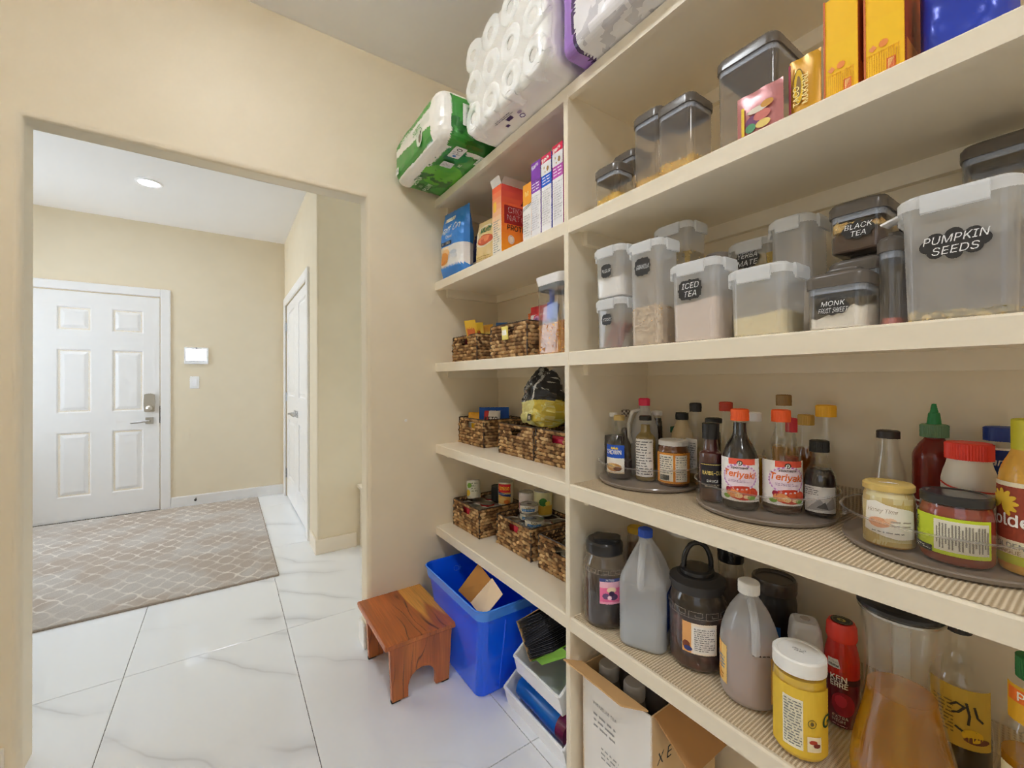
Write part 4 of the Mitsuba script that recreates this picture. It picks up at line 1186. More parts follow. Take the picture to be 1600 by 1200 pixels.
# clear vinegar jug with a blue cap
x, y = 0.965, 0.757
k = thing('vinegar_jug', 'half-full clear white vinegar jug with a blue cap and a blue side label', 'jug')
def jug_levels(h, w, sh, hx=0.0):
    L = []
    for z, s, c in ((0.0, 0.90, 0), (0.004, 0.97, 0), (0.012, 1.0, 0), (sh, 1.0, 0), (sh + (h - sh) * 0.12, 0.97, hx * .1), (sh + (h - sh) * 0.35, 0.78, hx * 0.5), (sh + (h - sh) * 0.6, 0.55, hx * 0.75), (sh + (h - sh) * 0.85, 0.30, hx * 0.3), (sh + (h - sh) * 0.93, 0.255, 0), (h, 0.25, 0)):
        L.append((z, w * s, c))
    return L
rz = 25
rings = [ring(hw, hw, max(hw * 0.45, 0.010), z, 6, cx=c) for z, hw, c in jug_levels(0.288, 0.062, 0.165, 0.016)]
jm = loft(rings, True, False)
place = lambda m: mv(mv(m, rz=rz), x, y, ZL)
add(k, 'body', place(jm), 'jug', smooth=35)
rings = [ring(0.058, 0.058, 0.026, z, 6) for z in (0.004, 0.082)]
add(k, 'vinegar', place(loft(rings)), 'satin', (150, 160, 170), 35)
add(k, 'handle', place(tube(chaikin([(-0.014, 0, 0.275), (-0.030, 0, 0.268), (-0.056, 0, 0.205), (-0.058, 0, 0.170), (-0.046, 0, 0.150)], 2), 0.0095, 10)), 'jug', smooth=40)
cap(k, x, y, ZL + 0.285, 0.0195, 0.022, (30, 74, 178), ribs=44)
lab = Print().rect(-0.034, 0, 0.034, 0.105, (26, 52, 118)).small(-0.026, 0.012, 0.026, 0.080, 9, (96, 122, 186), 4).text('Vinegar', 0, 0.086, 0.010, WHITE, fit=0.05)
a = math.radians(-90 + rz)
put(sub(k, 'label'), lab.flat(place(trimesh.Trimesh([(0.0, -0.0624, 0.050)], [])).vertices[0] if False else np.array([x + 0.0626 * math.cos(a), y + 0.0626 * math.sin(a), ZL + 0.05]), (-math.sin(a), math.cos(a), 0), (0, 0, 1)), 'paper')

# large fruit jar with a bail handle
x, y, r = 1.006, 0.628, 0.068
pr = [(0, 0.006), (r - 0.014, 0.0), (r - 0.003, 0.008), (r, 0.02), (r, 0.125), (r, 0.145), (r * 0.93, 0.170), (r * 0.80, 0.186), (r * 0.79, 0.196)]
k = vessel('fruit_jar', 'big clear jar of dark fruit with a black lid and an upright carrying loop', 'jar', x, y, ZL, pr, 'jar_plastic')
prunes(k, x, y, r - 0.001, ZL + 0.006, ZL + 0.120, [(58, 32, 30), (74, 38, 34), (40, 24, 24), (92, 48, 42)], 2)
key_band(k, x, y, ZL + 0.136, r, 0.016, 11)
add(k, 'lid', mv(lathe([(0, 0), (r * 0.92, 0), (r * 0.93, 0.004), (r * 0.93, 0.012), (r * 0.99, 0.014), (r * 0.99, 0.024), (r * 0.80, 0.030), (r * 0.72, 0.036), (0, 0.038)], 44), x, y, ZL + 0.186), 'satin', (44, 43, 45), 35)
add(k, 'lid_cap', mv(lathe([(0, 0), (r * 0.60, 0), (r * 0.60, 0.010), (r * 0.52, 0.015), (0, 0.016)], 40), x, y, ZL + 0.223), 'gloss', (28, 27, 28), 35)
hd = [(-0.034, 0.0, 0.232), (-0.034, 0, 0.262), (-0.020, 0, 0.292), (0.0, 0, 0.300), (0.020, 0, 0.292), (0.034, 0, 0.262), (0.034, 0.0, 0.232)]
add(k, 'loop_handle', mv(mv(tube(chaikin(hd, 2), 0.0062, 10), rz=-38), x + 0.002, y, ZL), 'gloss', (24, 23, 24), 40)
lab = Print().rect(-0.048, 0, 0.034, 0.074, (244, 232, 214)).rect(-0.048, 0, -0.026, 0.074, (226, 168, 108)).oval(-0.038, 0.018, 0.009, 0.010, (120, 60, 40)).oval(-0.034, 0.010, 0.010, 0.006, (52, 60, 120)).rect(-0.022, 0.004, 0.030, 0.068, (240, 238, 234)).small(-0.019, 0.008, 0.028, 0.064, 11, INK, 9)
band(k, lab, x, y, ZL + 0.050, r + 0.0006, 222)

# jug of cider vinegar
x, y, r = 0.988, 0.489, 0.060
pr = [(0, 0.004), (r - 0.010, 0), (r - 0.001, 0.010), (r, 0.02), (r, 0.115), (r, 0.128), (r * 0.95, 0.150), (r * 0.72, 0.190), (r * 0.42, 0.218), (0.0185, 0.226), (0.0185, 0.240)]
k = vessel('cider_jug', 'translucent jug of brown cider vinegar with a white cap', 'jug', x, y, ZL, pr, 'jug')
liquid(k, x, y, ZL, pr, 0.118, (150, 96, 58), 'satin', name='cider', gap=0.003)
cap(k, x, y, ZL + 0.234, 0.0225, 0.026, (240, 240, 238), ribs=44)
d = math.radians(facing(x, y) + 12)
hp = lambda q, z: (q * math.cos(d), q * math.sin(d), z)
add(k, 'handle', mv(tube(chaikin([hp(0.016, 0.222), hp(0.038, 0.214), hp(0.056, 0.185), hp(0.063, 0.150), hp(0.058, 0.128)], 2), 0.0085, 10), x, y, ZL), 'jug', smooth=40)
band(k, Print().rect(-0.022, 0, 0.022, 0.098, (236, 198, 118)).small(-0.018, 0.01, 0.018, 0.088, 7, (190, 140, 60), 5), x, y, ZL + 0.022, r + 0.0006, facing(x, y) + 62)
band(k, Print().rect(-0.030, 0, 0.016, 0.086, (236, 200, 124)).rect(-0.030, 0.0, -0.004, 0.086, (238, 178, 96)).small(-0.024, 0.028, 0.010, 0.060, 4, (88, 122, 170), 5).small(-0.026, 0.006, 0.008, 0.022, 2, (176, 120, 50), 8), x, y, ZL + 0.034, r + 0.0006, facing(x, y) - 62, 'label')
put(sub(k, 'date_print', 'black dotted date code'), Print().small(-0.03, 0, 0.02, 0.006, 1, (40, 40, 40), 12).round(x, y, ZL + 0.122, r + 0.0006, facing(x, y) + 34), 'paper')

# yellow jar in front
x, y, r = 0.932, 0.366, 0.045
pr = [(0, 0.003), (r - 0.006, 0), (r, 0.006), (r, 0.014), (r, 0.140), (r * 0.97, 0.150), (r * 0.93, 0.158), (r * 0.93, 0.165)]
k = vessel('ghee_jar', 'yellow jar with a white lid and a white ingredients label at the shelf front', 'jar', x, y, ZL, pr, 'clear')
liquid(k, x, y, ZL, pr, 0.150, (222, 184, 58), 'satin', name='ghee')
lid(k, x, y, ZL + 0.158, r * 1.0, 0.028, (240, 240, 236), ribs=0)
put(sub(k, 'date_print'), Print().text('2024 JL', 0, 0.004, 0.0045, (60, 60, 60)).text('15 B3', 0, -0.003, 0.0045, (60, 60, 60)).flat((x, y, ZL + 0.1848), (0.2, -1, 0), (1, 0.2, 0)), 'paper')
lab = Print().rect(-0.06, 0, 0.06, 0.125, (226, 190, 60)).rect(-0.030, 0.012, 0.004, 0.105, (236, 230, 204)).small(-0.027, 0.016, 0.002, 0.102, 16, INK, 4).ringe(0.018, 0.066, 0.007, 0.008, 0.0012, (96, 82, 40)).oval(0.018, 0.066, 0.003, 0.004, (96, 82, 40)).rect(0.010, 0.014, 0.034, 0.042, (238, 226, 190)).oval(0.020, 0.032, 0.007, 0.004, (170, 62, 44)).oval(0.026, 0.026, 0.006, 0.004, (120, 50, 40)).text('G', 0.046, 0.058, 0.022, (46, 70, 40), bold=True, shear=0.2)
band(k, lab, x, y, ZL + 0.012, r + 0.0005, facing(x, y) + 2)

# behind: white-lidded jar, yellow lid, flip bottle, black tub, hex cap jar, red bottle
x, y, r = 1.160, 0.760, 0.056
pr = [(0, 0.003), (r - 0.008, 0), (r, 0.01), (r, 0.20), (r * 0.98, 0.22), (r * 0.9, 0.24), (r * 0.9, 0.262)]
k = vessel('storage_jar', 'clear jar with a white lid behind the vinegar jug', 'jar', x, y, ZL, pr, 'clear')
lid(k, x, y, ZL + 0.252, r * 0.97, 0.024, (226, 224, 214))
liquid(k, x, y, ZL, pr, 0.10, (150, 112, 70), 'matte', name='grain')
x, y, r = 1.130, 0.925, 0.030
pr = [(0, 0.003), (r - 0.005, 0), (r, 0.006), (r, 0.19), (r * 0.8, 0.21), (r * 0.8, 0.22)]
k = vessel('storage_jar', 'dark jar with a yellow lid in the corner behind the plums', 'jar', x, y, ZL, pr, 'jar_plastic')
lid(k, x, y, ZL + 0.213, r * 0.92, 0.017, (206, 168, 44))
liquid(k, x, y, ZL, pr, 0.17, (92, 62, 34), 'matte', name='spice')
x, y, r = 1.140, 0.612, 0.032
pr = [(0, 0.003), (r - 0.005, 0), (r, 0.006), (r, 0.20), (r, 0.21), (r * 0.92, 0.228)]
k = vessel('shaker_bottle', 'clear shaker bottle with a slanted black flip top', 'bottle', x, y, ZL, pr, 'jar_plastic')
liquid(k, x, y, ZL, pr, 0.165, (86, 74, 64), 'matte', name='drink_powder')
v = lathe([(0, 0), (r * 1.0, 0), (r * 1.03, 0.003), (r * 1.03, 0.030), (r * 0.98, 0.034), (0, 0.034)], 36)
vv = v.vertices.copy(); vv[:, 2] += np.where(vv[:, 2] > 0.02, -0.35 * (vv[:, 0] * 0.2 + vv[:, 1] * -0.0) + vv[:, 1] * 0.32, 0)
v.vertices = vv
add(k, 'flip_top', mv(v, x, y, ZL + 0.226), 'gloss', (26, 25, 26), 35)
x, y, r = 1.130, 0.498, 0.048
pr = [(0, 0.003), (r - 0.006, 0), (r, 0.006), (r, 0.16), (r, 0.175), (r * 0.93, 0.19), (r * 0.93, 0.20)]
k = vessel('black_tub', 'black tub with a glossy dark lid and blue and green marks behind the cider jug', 'tub', x, y, ZL, pr, wall=((30, 29, 31), 'gloss'))
add(k, 'lid', mv(lathe([(0, 0), (r * 1.0, 0), (r * 1.02, 0.004), (r * 1.02, 0.026), (r * 0.96, 0.032), (r * 0.84, 0.030), (r * 0.80, 0.026), (0, 0.028)], 44), x, y, ZL + 0.196), 'gloss', (56, 48, 43), 30)
band(k, Print().rect(-0.034, 0.030, 0.030, 0.052, (34, 92, 160)).rect(-0.034, 0.014, 0.030, 0.026, (92, 168, 48)).rect(-0.034, 0, 0.030, 0.010, (92, 168, 48)).small(-0.03, 0.033, 0.02, 0.049, 2, (180, 210, 235), 4), x, y, ZL + 0.075, r + 0.0005, facing(x, y) - 20)
x, y, r = 1.062, 0.405, 0.028
pr = [(0, 0.003), (r - 0.005, 0), (r, 0.006), (r, 0.12), (r * 0.95, 0.136)]
k = vessel('spread_jar', 'small brown jar with a frosted grey cap beside the red bottle', 'jar', x, y, ZL, pr, wall=((84, 58, 40), 'gloss'))
add(k, 'cap', mv(mv(rloft([(0, r * 1.08, r * 1.08, 0.012), (0.004, r * 1.1, r * 1.1, 0.012), (0.040, r * 0.98, r * 0.98, 0.012), (0.050, r * 0.86, r * 0.86, 0.010), (0.053, r * 0.74, r * 0.74, 0.01)]), rz=30), x, y, ZL + 0.134), 'frost_lid', smooth=30)
add(k, 'cap_boss', mv(cyl(0.010, 0, 0.003, 20, 0.001), x, y, ZL + 0.187), 'satin', (168, 160, 154))
x, y, r = 1.072, 0.341, 0.030
k = thing('red_bottle', 'red plastic bottle with dark red lower half and a black disc on its cap', 'bottle')
pr = [(0, 0.003), (r - 0.005, 0), (r, 0.006), (r, 0.095), (r, 0.12), (r, 0.14), (r * 0.82, 0.165), (r * 0.70, 0.178)]
add(k, 'body', painted(mv(lathe(pr, 40, 2), x, y, ZL), lambda c: np.where((c[:, 2] < ZL + 0.100)[:, None], [96, 22, 40], [186, 40, 34])), 'gloss')
add(k, 'cap', mv(lathe([(0, 0), (r * 0.84, 0), (r * 0.90, 0.006), (r * 0.86, 0.028), (r * 0.74, 0.036), (0, 0.037)], 40), x, y, ZL + 0.174), 'satin', (214, 58, 46), 35)
put(sub(k, 'cap_disc', 'black disc with a gold emblem'), Print().oval(0, 0, 0.019, 0.019, (26, 26, 26)).ringe(0, 0, 0.016, 0.016, 0.001, (120, 110, 60)).oval(0, 0, 0.008, 0.006, (168, 150, 70)).poly([(-0.004, -0.002), (0, 0.005), (0.004, -0.002)], (30, 30, 28)).flat((x, y, ZL + 0.2112), (0, -1, 0), (1, 0, 0)), 'satin')
lab = Print().rect(-0.034, 0.092, 0.045, 0.104, (60, 16, 30)).text('KEN', -0.018, 0.098, 0.011, WHITE, bold=True, align='l').text('ERRE', -0.018, 0.085, 0.011, WHITE, bold=True, align='l', fit=0.03).oval(0.004, 0.052, 0.020, 0.024, (150, 28, 52)).oval(0.000, 0.058, 0.010, 0.012, (186, 46, 70)).text('EXTRA', -0.014, 0.022, 0.006, WHITE, align='l').text('HIGH', -0.014, 0.014, 0.006, WHITE, align='l').small(-0.014, 0.007, 0.010, 0.011, 1, (220, 190, 190), 3)
lab.poly([(-0.022, 0.140), (-0.004, 0.142), (0.000, 0.124), (-0.022, 0.122)], (220, 220, 220)).rect(-0.020, 0.133, -0.004, 0.137, (60, 60, 60)).rect(-0.020, 0.126, -0.003, 0.130, (60, 60, 60))
band(k, lab, x, y, ZL, r + 0.0004, facing(x, y) - 4, 'print')

# carafe of oil
x, y = 0.950, 0.219
pr = [(0, 0.004), (0.050, 0), (0.068, 0.006), (0.074, 0.03), (0.070, 0.085), (0.052, 0.160), (0.046, 0.215), (0.048, 0.260), (0.054, 0.318), (0.055, 0.325)]
k = vessel('oil_carafe', 'waisted glass carafe of golden oil with a black lid', 'carafe', x, y, ZL, pr, 'clear', n=48)
liquid(k, x, y, ZL, pr, 0.190, None, 'oil', name='oil', gap=0.004, n=40)
add(k, 'infuser', mv(lathe([(0.012, 0.02), (0.012, 0.30)], 20), x, y, ZL), 'clear', smooth=40)
add(k, 'steel_rim', mv(lathe([(0.050, 0), (0.0565, 0), (0.0575, 0.004), (0.054, 0.007)], 48), x, y, ZL + 0.322), 'metal', (186, 182, 172))
add(k, 'lid', mv(lathe([(0, 0), (0.055, 0), (0.0585, 0.003), (0.0585, 0.009), (0.054, 0.013), (0.036, 0.014), (0.030, 0.008), (0, 0.007)], 48), x, y, ZL + 0.327), 'gloss', (30, 29, 30), 35)
add(k, 'lid_grip', mv(mv(rloft([(0, 0.006, 0.036, 0.005), (0.008, 0.006, 0.036, 0.005), (0.010, 0.004, 0.033, 0.004)]), rz=20), x, y, ZL + 0.333), 'gloss', (24, 23, 24), 30)
# bottles at the right edge
x, y = 1.128, 0.178
lab = Print().rect(-0.046, 0, 0.046, 0.105, (196, 164, 62)).small(-0.036, 0.020, -0.008, 0.080, 9, (120, 92, 40), 4)
for pts in ([(-0.012, 0.070), (-0.004, 0.078), (0.006, 0.074), (-0.002, 0.062), (-0.010, 0.058)], [(0.008, 0.082), (0.012, 0.060), (0.010, 0.044)], [(0.018, 0.078), (0.022, 0.060), (0.030, 0.052)], [(-0.006, 0.036), (0.004, 0.030), (0.020, 0.034)]):
    lab.line(pts, 0.0034, (52, 44, 30))
lab.oval(0.016, 0.026, 0.014, 0.011, (222, 186, 40)).oval(0.022, 0.018, 0.018, 0.006, (110, 60, 40))
k = sauce('oil bottle with a gold label in black brushwork behind the carafe', x, y, 0.042, 0.270, 0.0140, 0.15, 0.05, (40, 38, 36), 0.0175, 0.02, (40, 32, 26), 0.25, 'clear', 'oil_bottle', lab=lab, lz=0.06, z=ZL)
x, y = 1.000, 0.080
k = thing('olive_oil_bottle', 'bottle with a green cap and a yellow and red neck label at the right edge', 'bottle')
pr = bottle_profile(0.036, 0.290, 0.0165, 0.17, 0.06)
add(k, 'body', mv(lathe(pr, 36, 2), x, y, ZL), 'clear', smooth=40)
add(k, 'oil', mv(lathe([(0, 0.003), (0.033, 0.004), (0.033, 0.15), (0, 0.15)], 28), x, y, ZL), 'oil', smooth=40)
cap(k, x, y, ZL + 0.268, 0.0185, 0.034, (30, 110, 52), ribs=40)
band(k, Print().rect(-0.034, 0, 0.034, 0.055, (232, 176, 42)).rect(-0.03, 0.030, 0.03, 0.050, (240, 120, 44)).text('Pure', 0, 0.034, 0.012, (250, 240, 220), bold=True).oval(0.012, 0.010, 0.014, 0.010, (160, 40, 60)), x, y, ZL + 0.205, 0.0265, facing(x, y), 'neck_label')
band(k, Print().rect(-0.04, 0, 0.04, 0.10, (228, 226, 196)).rect(-0.04, 0, 0.04, 0.02, (60, 120, 50)).small(-0.03, 0.03, 0.03, 0.09, 8, (80, 90, 60), 6), x, y, ZL + 0.04, 0.0364, facing(x, y))

# ================================================================== FOOD BOXES (third shelf, right bay)
Z3 = 1.3085
FLAKE = [octa(0.0055, 0.0042, 0.0012), octa(0.0042, 0.0030, 0.0016), octa(0.0065, 0.0035, 0.0010)]
GRAIN = [octa(0.0034, 0.0011, 0.0011), octa(0.0030, 0.0012, 0.0010)]
SEED = [octa(0.0075, 0.0040, 0.0016), octa(0.0065, 0.0042, 0.0014)]
PASTA = [octa(0.0090, 0.0014, 0.0014), octa(0.0060, 0.0016, 0.0016)]

snap_box(0.930, 0.821, Z3, 0.086, 0.100, 0.143, 'small frosted box of cinnamon sticks under the flour box')
chalk_label('food_container', ['STICKS'], 0.034, 0.030, (0.8855, 0.822, Z3 + 0.082))
rng = random.Random(5)
for i in range(11):
    a, b = rng.uniform(-0.6, 0.6), rng.uniform(-0.25, 0.25)
    px, py = 0.928 + rng.uniform(-0.022, 0.022), 0.820 + rng.uniform(-0.016, 0.016)
    ln = 0.036
    d = np.array([math.sin(b) * 0.6, math.sin(a), math.cos(a)]); d /= np.linalg.norm(d)
    c0 = np.array([px, py, Z3 + 0.042])
    k = thing('cinnamon_stick', 'reddish cinnamon stick in the small frosted box', 'cinnamon stick', 'cinnamon sticks in the small box')
    put(k, tube([c0 - d * ln, c0, c0 + d * ln], 0.0045, 8), 'matte', (150 + rng.randint(-14, 14), 84, 62))
k = snap_box(0.926, 0.819, Z3 + 0.1445, 0.088, 0.104, 0.143, 'frosted flour box stacked on the cinnamon box')
chalk_label(k, ['FLOUR'], 0.036, 0.036, (0.8815, 0.820, Z3 + 0.218), style='plaque')
food('flour', 'white flour low in the upper frosted box', 'flour', 0.926, 0.819, Z3 + 0.1445, heap(0.086, 0.102, 0.9, 1.0, 0.127, 0.052, seed=3, bump=0.012), (238, 234, 228), mat='matte')

k = snap_box(0.929, 0.697, Z3, 0.087, 0.102, 0.270, 'tall frosted granola box')
chalk_label(k, ['GRANOLA'], 0.046, 0.044, (0.8850, 0.699, Z3 + 0.203))
h = heap(0.086, 0.101, 0.9, 1.0, 0.254, 0.096, seed=4)
food('granola', 'beige oat granola in the tall frosted box', 'granola', 0.929, 0.697, Z3, h, (196, 172, 138), scatter(h, 3200, FLAKE, [(214, 192, 158), (190, 162, 124), (226, 208, 178), (160, 132, 98), (204, 180, 144)], 4))
k = snap_box(0.931, 0.562, Z3, 0.090, 0.121, 0.187, 'frosted iced tea box with a pinkish powder')
chalk_label(k, ['ICED', 'TEA'], 0.056, 0.044, (0.8850, 0.566, Z3 + 0.120), size=0.013)
food('iced_tea_powder', 'fine pinkish beige powder in the iced tea box', 'powder', 0.931, 0.562, Z3, heap(0.089, 0.120, 0.9, 1.0, 0.171, 0.092, seed=6, bump=0.004, tilt=-0.004), (216, 198, 184))
k = snap_box(0.941, 0.423, Z3, 0.110, 0.115, 0.143, 'low frosted box of white rice without a label')
h = heap(0.109, 0.114, 0.9, 1.0, 0.127, 0.042, seed=8, bump=0.010, tilt=-0.004)
food('rice', 'pale yellow rice grains in the low frosted box', 'rice', 0.941, 0.423, Z3, h, (226, 212, 168), scatter(h, 4200, GRAIN, [(236, 224, 184), (222, 206, 158), (240, 230, 198), (214, 196, 146)], 8))
k = snap_box(1.050, 0.700, Z3, 0.094, 0.112, 0.338, 'tallest frosted box, of mixed grain, behind the granola', t=0.93)
h = heap(0.093, 0.111, 0.93, 1.0, 0.322, 0.255, seed=9)
food('mixed_grain', 'greenish brown mixed grain in the tall rear box', 'grain', 1.050, 0.700, Z3, h, (172, 152, 104), scatter(h, 1700, GRAIN + FLAKE[1:2], [(186, 164, 112), (150, 128, 80), (206, 188, 140), (126, 112, 70)], 9))
k = snap_box(1.128, 0.527, Z3, 0.094, 0.112, 0.263, 'frosted yerba mate box at the back between the tea and rice boxes', t=0.95)
chalk_label(k, ['YERBA', 'MATE'], 0.058, 0.046, (1.0800, 0.534, Z3 + 0.214), style='cloud', size=0.013)
h = heap(0.093, 0.111, 0.95, 1.0, 0.247, 0.222, seed=10, bump=0.006)
food('yerba_mate', 'yellow-green chopped leaves in the yerba mate box', 'tea leaves', 1.128, 0.527, Z3, h, (176, 152, 88), scatter(h, 1500, GRAIN, [(190, 166, 98), (160, 140, 76), (206, 184, 120)], 10))
pr = [(0, 0.002), (0.028, 0), (0.031, 0.005), (0.031, 0.23), (0.028, 0.24)]
k = vessel('small_jar', 'slim jar with a clear lid at the back between the granola and yerba mate boxes', 'jar', 1.140, 0.640, Z3, pr, 'frost')
lid(k, 1.140, 0.640, Z3 + 0.238, 0.033, 0.024, (176, 170, 168), rim=True)
k = snap_box(1.066, 0.412, Z3, 0.110, 0.084, 0.268, 'tall empty-looking frosted box behind the rice', t=0.94)
food('pale_powder', 'pale powder low in the tall rear box', 'powder', 1.066, 0.412, Z3, heap(0.109, 0.083, 0.94, 1.0, 0.25, 0.10, seed=2, bump=0.006), (206, 188, 160))

# smoke-lidded canisters
k = dark_lid_box(0.932, 0.290, Z3, 0.088, 0.088, 0.103, 'low clear canister of monk fruit sweetener with a smoke-brown lid, at the front')
chalk_label(k, ['MONK', 'FRUIT SWEET'], 0.050, 0.030, (0.8876, 0.292, Z3 + 0.040), style='cloud', size=0.0085)
food('sweetener', 'white sweetener crystals in the low canister', 'sweetener', 0.932, 0.290, Z3, heap(0.087, 0.087, 0.97, 1.0, 0.077, 0.030, seed=12, bump=0.018, tilt=-0.010), (232, 226, 216))
k = dark_lid_box(1.035, 0.286, Z3, 0.106, 0.086, 0.142, 'clear canister with a smoke-brown lid, under the black tea canister')
k = dark_lid_box(1.035, 0.286, Z3 + 0.1535, 0.106, 0.086, 0.100, 'black tea canister with a smoke-brown lid, stacked on another')
chalk_label(k, ['BLACK', 'TEA'], 0.050, 0.034, (0.9815, 0.282, Z3 + 0.1535 + 0.040), style='cloud', size=0.0095)
h = heap(0.105, 0.085, 0.97, 1.0, 0.074, 0.038, seed=14, bump=0.006)
food('black_tea', 'dark brown tea leaves in the black tea canister', 'tea leaves', 1.035, 0.286, Z3 + 0.1535, h, (82, 62, 48), scatter(h, 900, GRAIN, [(96, 72, 54), (66, 50, 40), (120, 96, 70)], 14))
h2 = heap(0.103, 0.083, 1.0, 1.0, 0.074, 0.012, seed=15, bump=0.012)
food('dried_flakes', 'golden flakes over the tea in the black tea canister', 'flakes', 1.035, 0.286, Z3 + 0.1535 + 0.040, h2, (206, 172, 108), scatter(h2, 420, FLAKE, [(222, 190, 124), (196, 156, 88), (232, 206, 150)], 15, flat=0.5))
k = dark_lid_box(0.948, 0.222, Z3, 0.070, 0.030, 0.152, 'slim clear canister with a smoke-brown lid squeezed beside the pumpkin seed box')
food('pink_salt', 'a little pink salt in the slim canister', 'salt', 0.948, 0.222, Z3, heap(0.069, 0.029, 0.97, 1.0, 0.12, 0.014, seed=16, bump=0.003), (188, 120, 112))
k = dark_lid_box(1.165, 0.268, Z3, 0.075, 0.080, 0.255, 'tall dark canister behind the black tea')
food('dark_beans', 'dark beans filling the tall rear canister', 'beans', 1.165, 0.268, Z3, heap(0.074, 0.079, 0.97, 1.0, 0.23, 0.21, seed=17, bump=0.006), (62, 44, 38))
k = snap_box(0.985, 0.140, Z3, 0.200, 0.128, 0.196, 'big frosted pumpkin seed box with one latch sticking out', t=0.9)
chalk_label(k, ['PUMPKIN', 'SEEDS'], 0.078, 0.044, (0.8866, 0.141, Z3 + 0.112), style='cloud', size=0.0115)
add(k + '__lid', 'latch', slab([(0.905, 0.208, Z3 + 0.176), (0.945, 0.208, Z3 + 0.180), (0.945, 0.230, Z3 + 0.172), (0.905, 0.230, Z3 + 0.168)], 0.003), 'satin', (238, 238, 240), smooth=False)
h = heap(0.198, 0.126, 0.9, 1.0, 0.18, 0.014, seed=18, bump=0.008)
food('pumpkin_seeds', 'green and tan pumpkin seeds low in the big frosted box', 'seeds', 0.985, 0.140, Z3, h, (148, 134, 96), scatter(h, 1500, SEED, [(166, 156, 112), (206, 182, 124), (134, 126, 92), (190, 162, 98), (222, 200, 146)], 18, flat=0.6))
k = dark_lid_box(1.160, 0.108, Z3, 0.100, 0.120, 0.336, 'tall clear canister with a smoke-brown lid behind the pumpkin seeds')
food('dry_food', 'brown dry food in the tall canister behind the pumpkin seeds', 'dry food', 1.160, 0.108, Z3, heap(0.099, 0.119, 0.97, 1.0, 0.31, 0.20, seed=19), (120, 104, 84))

# ================================================================== SECOND SHELF, RIGHT BAY
Z2 = 1.7145
YEL = [(232, 196, 104), (222, 182, 84), (240, 212, 130), (208, 166, 72)]
k = dark_lid_box(0.924, 0.826, Z2, 0.076, 0.088, 0.114, 'small clear pasta canister with a smoke-brown lid near the divider')
h = heap(0.075, 0.087, 0.97, 1.0, 0.088, 0.026, seed=20, bump=0.010)
food('pasta', 'short yellow pasta in the small canister', 'pasta', 0.924, 0.826, Z2, h, (226, 190, 100), scatter(h, 420, PASTA, YEL, 20, flat=0.4))
k = dark_lid_box(1.050, 0.865, Z2, 0.086, 0.090, 0.206, 'clear canister with a smoke-brown lid behind the small pasta canister')
food('noodles', 'yellow noodles in the rear canister', 'noodles', 1.050, 0.865, Z2, heap(0.085, 0.089, 0.97, 1.0, 0.18, 0.05, seed=21), (214, 176, 92))
k = dark_lid_box(0.975, 0.722, Z2, 0.090, 0.088, 0.228, 'tall scuffed pasta canister with a smoke-brown lid', mat='scuffed')
h = heap(0.089, 0.087, 0.97, 1.0, 0.20, 0.044, seed=22, bump=0.012)
food('pasta', 'broken yellow pasta in the tall scuffed canister', 'pasta', 0.975, 0.722, Z2, h, (224, 186, 96), scatter(h, 700, PASTA, YEL, 22, flat=0.4))
k = dark_lid_box(0.950, 0.618, Z2, 0.096, 0.098, 0.192, 'scuffed pasta canister with a smoke-brown lid, second largest on its shelf', mat='scuffed')
h = heap(0.095, 0.097, 0.97, 1.0, 0.166, 0.040, seed=23, bump=0.012, tilt=-0.004)
food('pasta', 'heaped yellow pasta in the second largest canister', 'pasta', 0.950, 0.618, Z2, h, (230, 194, 104), scatter(h, 900, PASTA, YEL, 23, flat=0.4))
k = dark_lid_box(1.018, 0.452, Z2, 0.220, 0.124, 0.215, 'largest scuffed canister behind the seasoning packets', mat='scuffed')
def packet(label, x, y, z, w, h, cols, rz, tilt=0, txt=None, tcol=WHITE, group=None, name='seasoning_packet', rot=90, extra=None, th=0.014):
    k = thing(name, label, 'packet', group)
    m = mv(mv(pouch(w, h, 0.010, seed=int(abs(x * 997 + y * 331)) % 50, nx=10, nz=12, wob=0.002), rx=tilt), x, y, z, rz=0)
    a = math.radians(rz)
    M = mv(mv(pouch(w, h, 0.010, seed=int(abs(x * 997 + y * 331)) % 50, nx=10, nz=12, wob=0.002), rx=tilt), rz=rz)
    add(k, 'packet', mv(M, x, y, z), 'foil', cols, 40)
    p = extra or Print()
    if txt:
        for i, t in enumerate(txt):
            p.text(t, (i - (len(txt) - 1) / 2) * th * 1.5 if rot else 0, h * 0.2 if rot else h * (0.6 - 0.2 * i), th, tcol, align='l' if rot else 'c', rot=rot, bold=True, fit=h * 0.6 if rot else w * 0.8)
    if p.items:
        t = math.radians(tilt)
        up = np.array([-math.sin(t) * -math.sin(a) * 1.0, 0, math.cos(t)]) if False else np.array([math.sin(t) * math.sin(a), -math.sin(t) * math.cos(a), math.cos(t)])
        right = np.array([math.cos(a + math.pi / 2), math.sin(a + math.pi / 2), 0]) * -1
        n = np.cross(right, up)
        put(sub(k, 'print'), p.flat(np.array([x, y, z]) + n * 0.0078, right, up), 'paper')
    return k
e = Print().rect(-0.032, 0.004, -0.026, 0.062, (236, 204, 60)).oval(-0.008, 0.026, 0.016, 0.012, (120, 70, 110)).oval(0.008, 0.032, 0.016, 0.010, (206, 120, 110)).oval(-0.014, 0.014, 0.010, 0.009, (88, 150, 110)).oval(0.010, 0.014, 0.014, 0.008, (232, 206, 120)).oval(0.0, 0.046, 0.020, 0.006, (226, 216, 200)).oval(0.018, 0.050, 0.012, 0.007, (206, 150, 70))
packet('multicoloured noodle packet leaning on the front of the largest canister', 0.888, 0.412, Z2 + 0.001, 0.088, 0.090, (186, 120, 120), 0, extra=e)
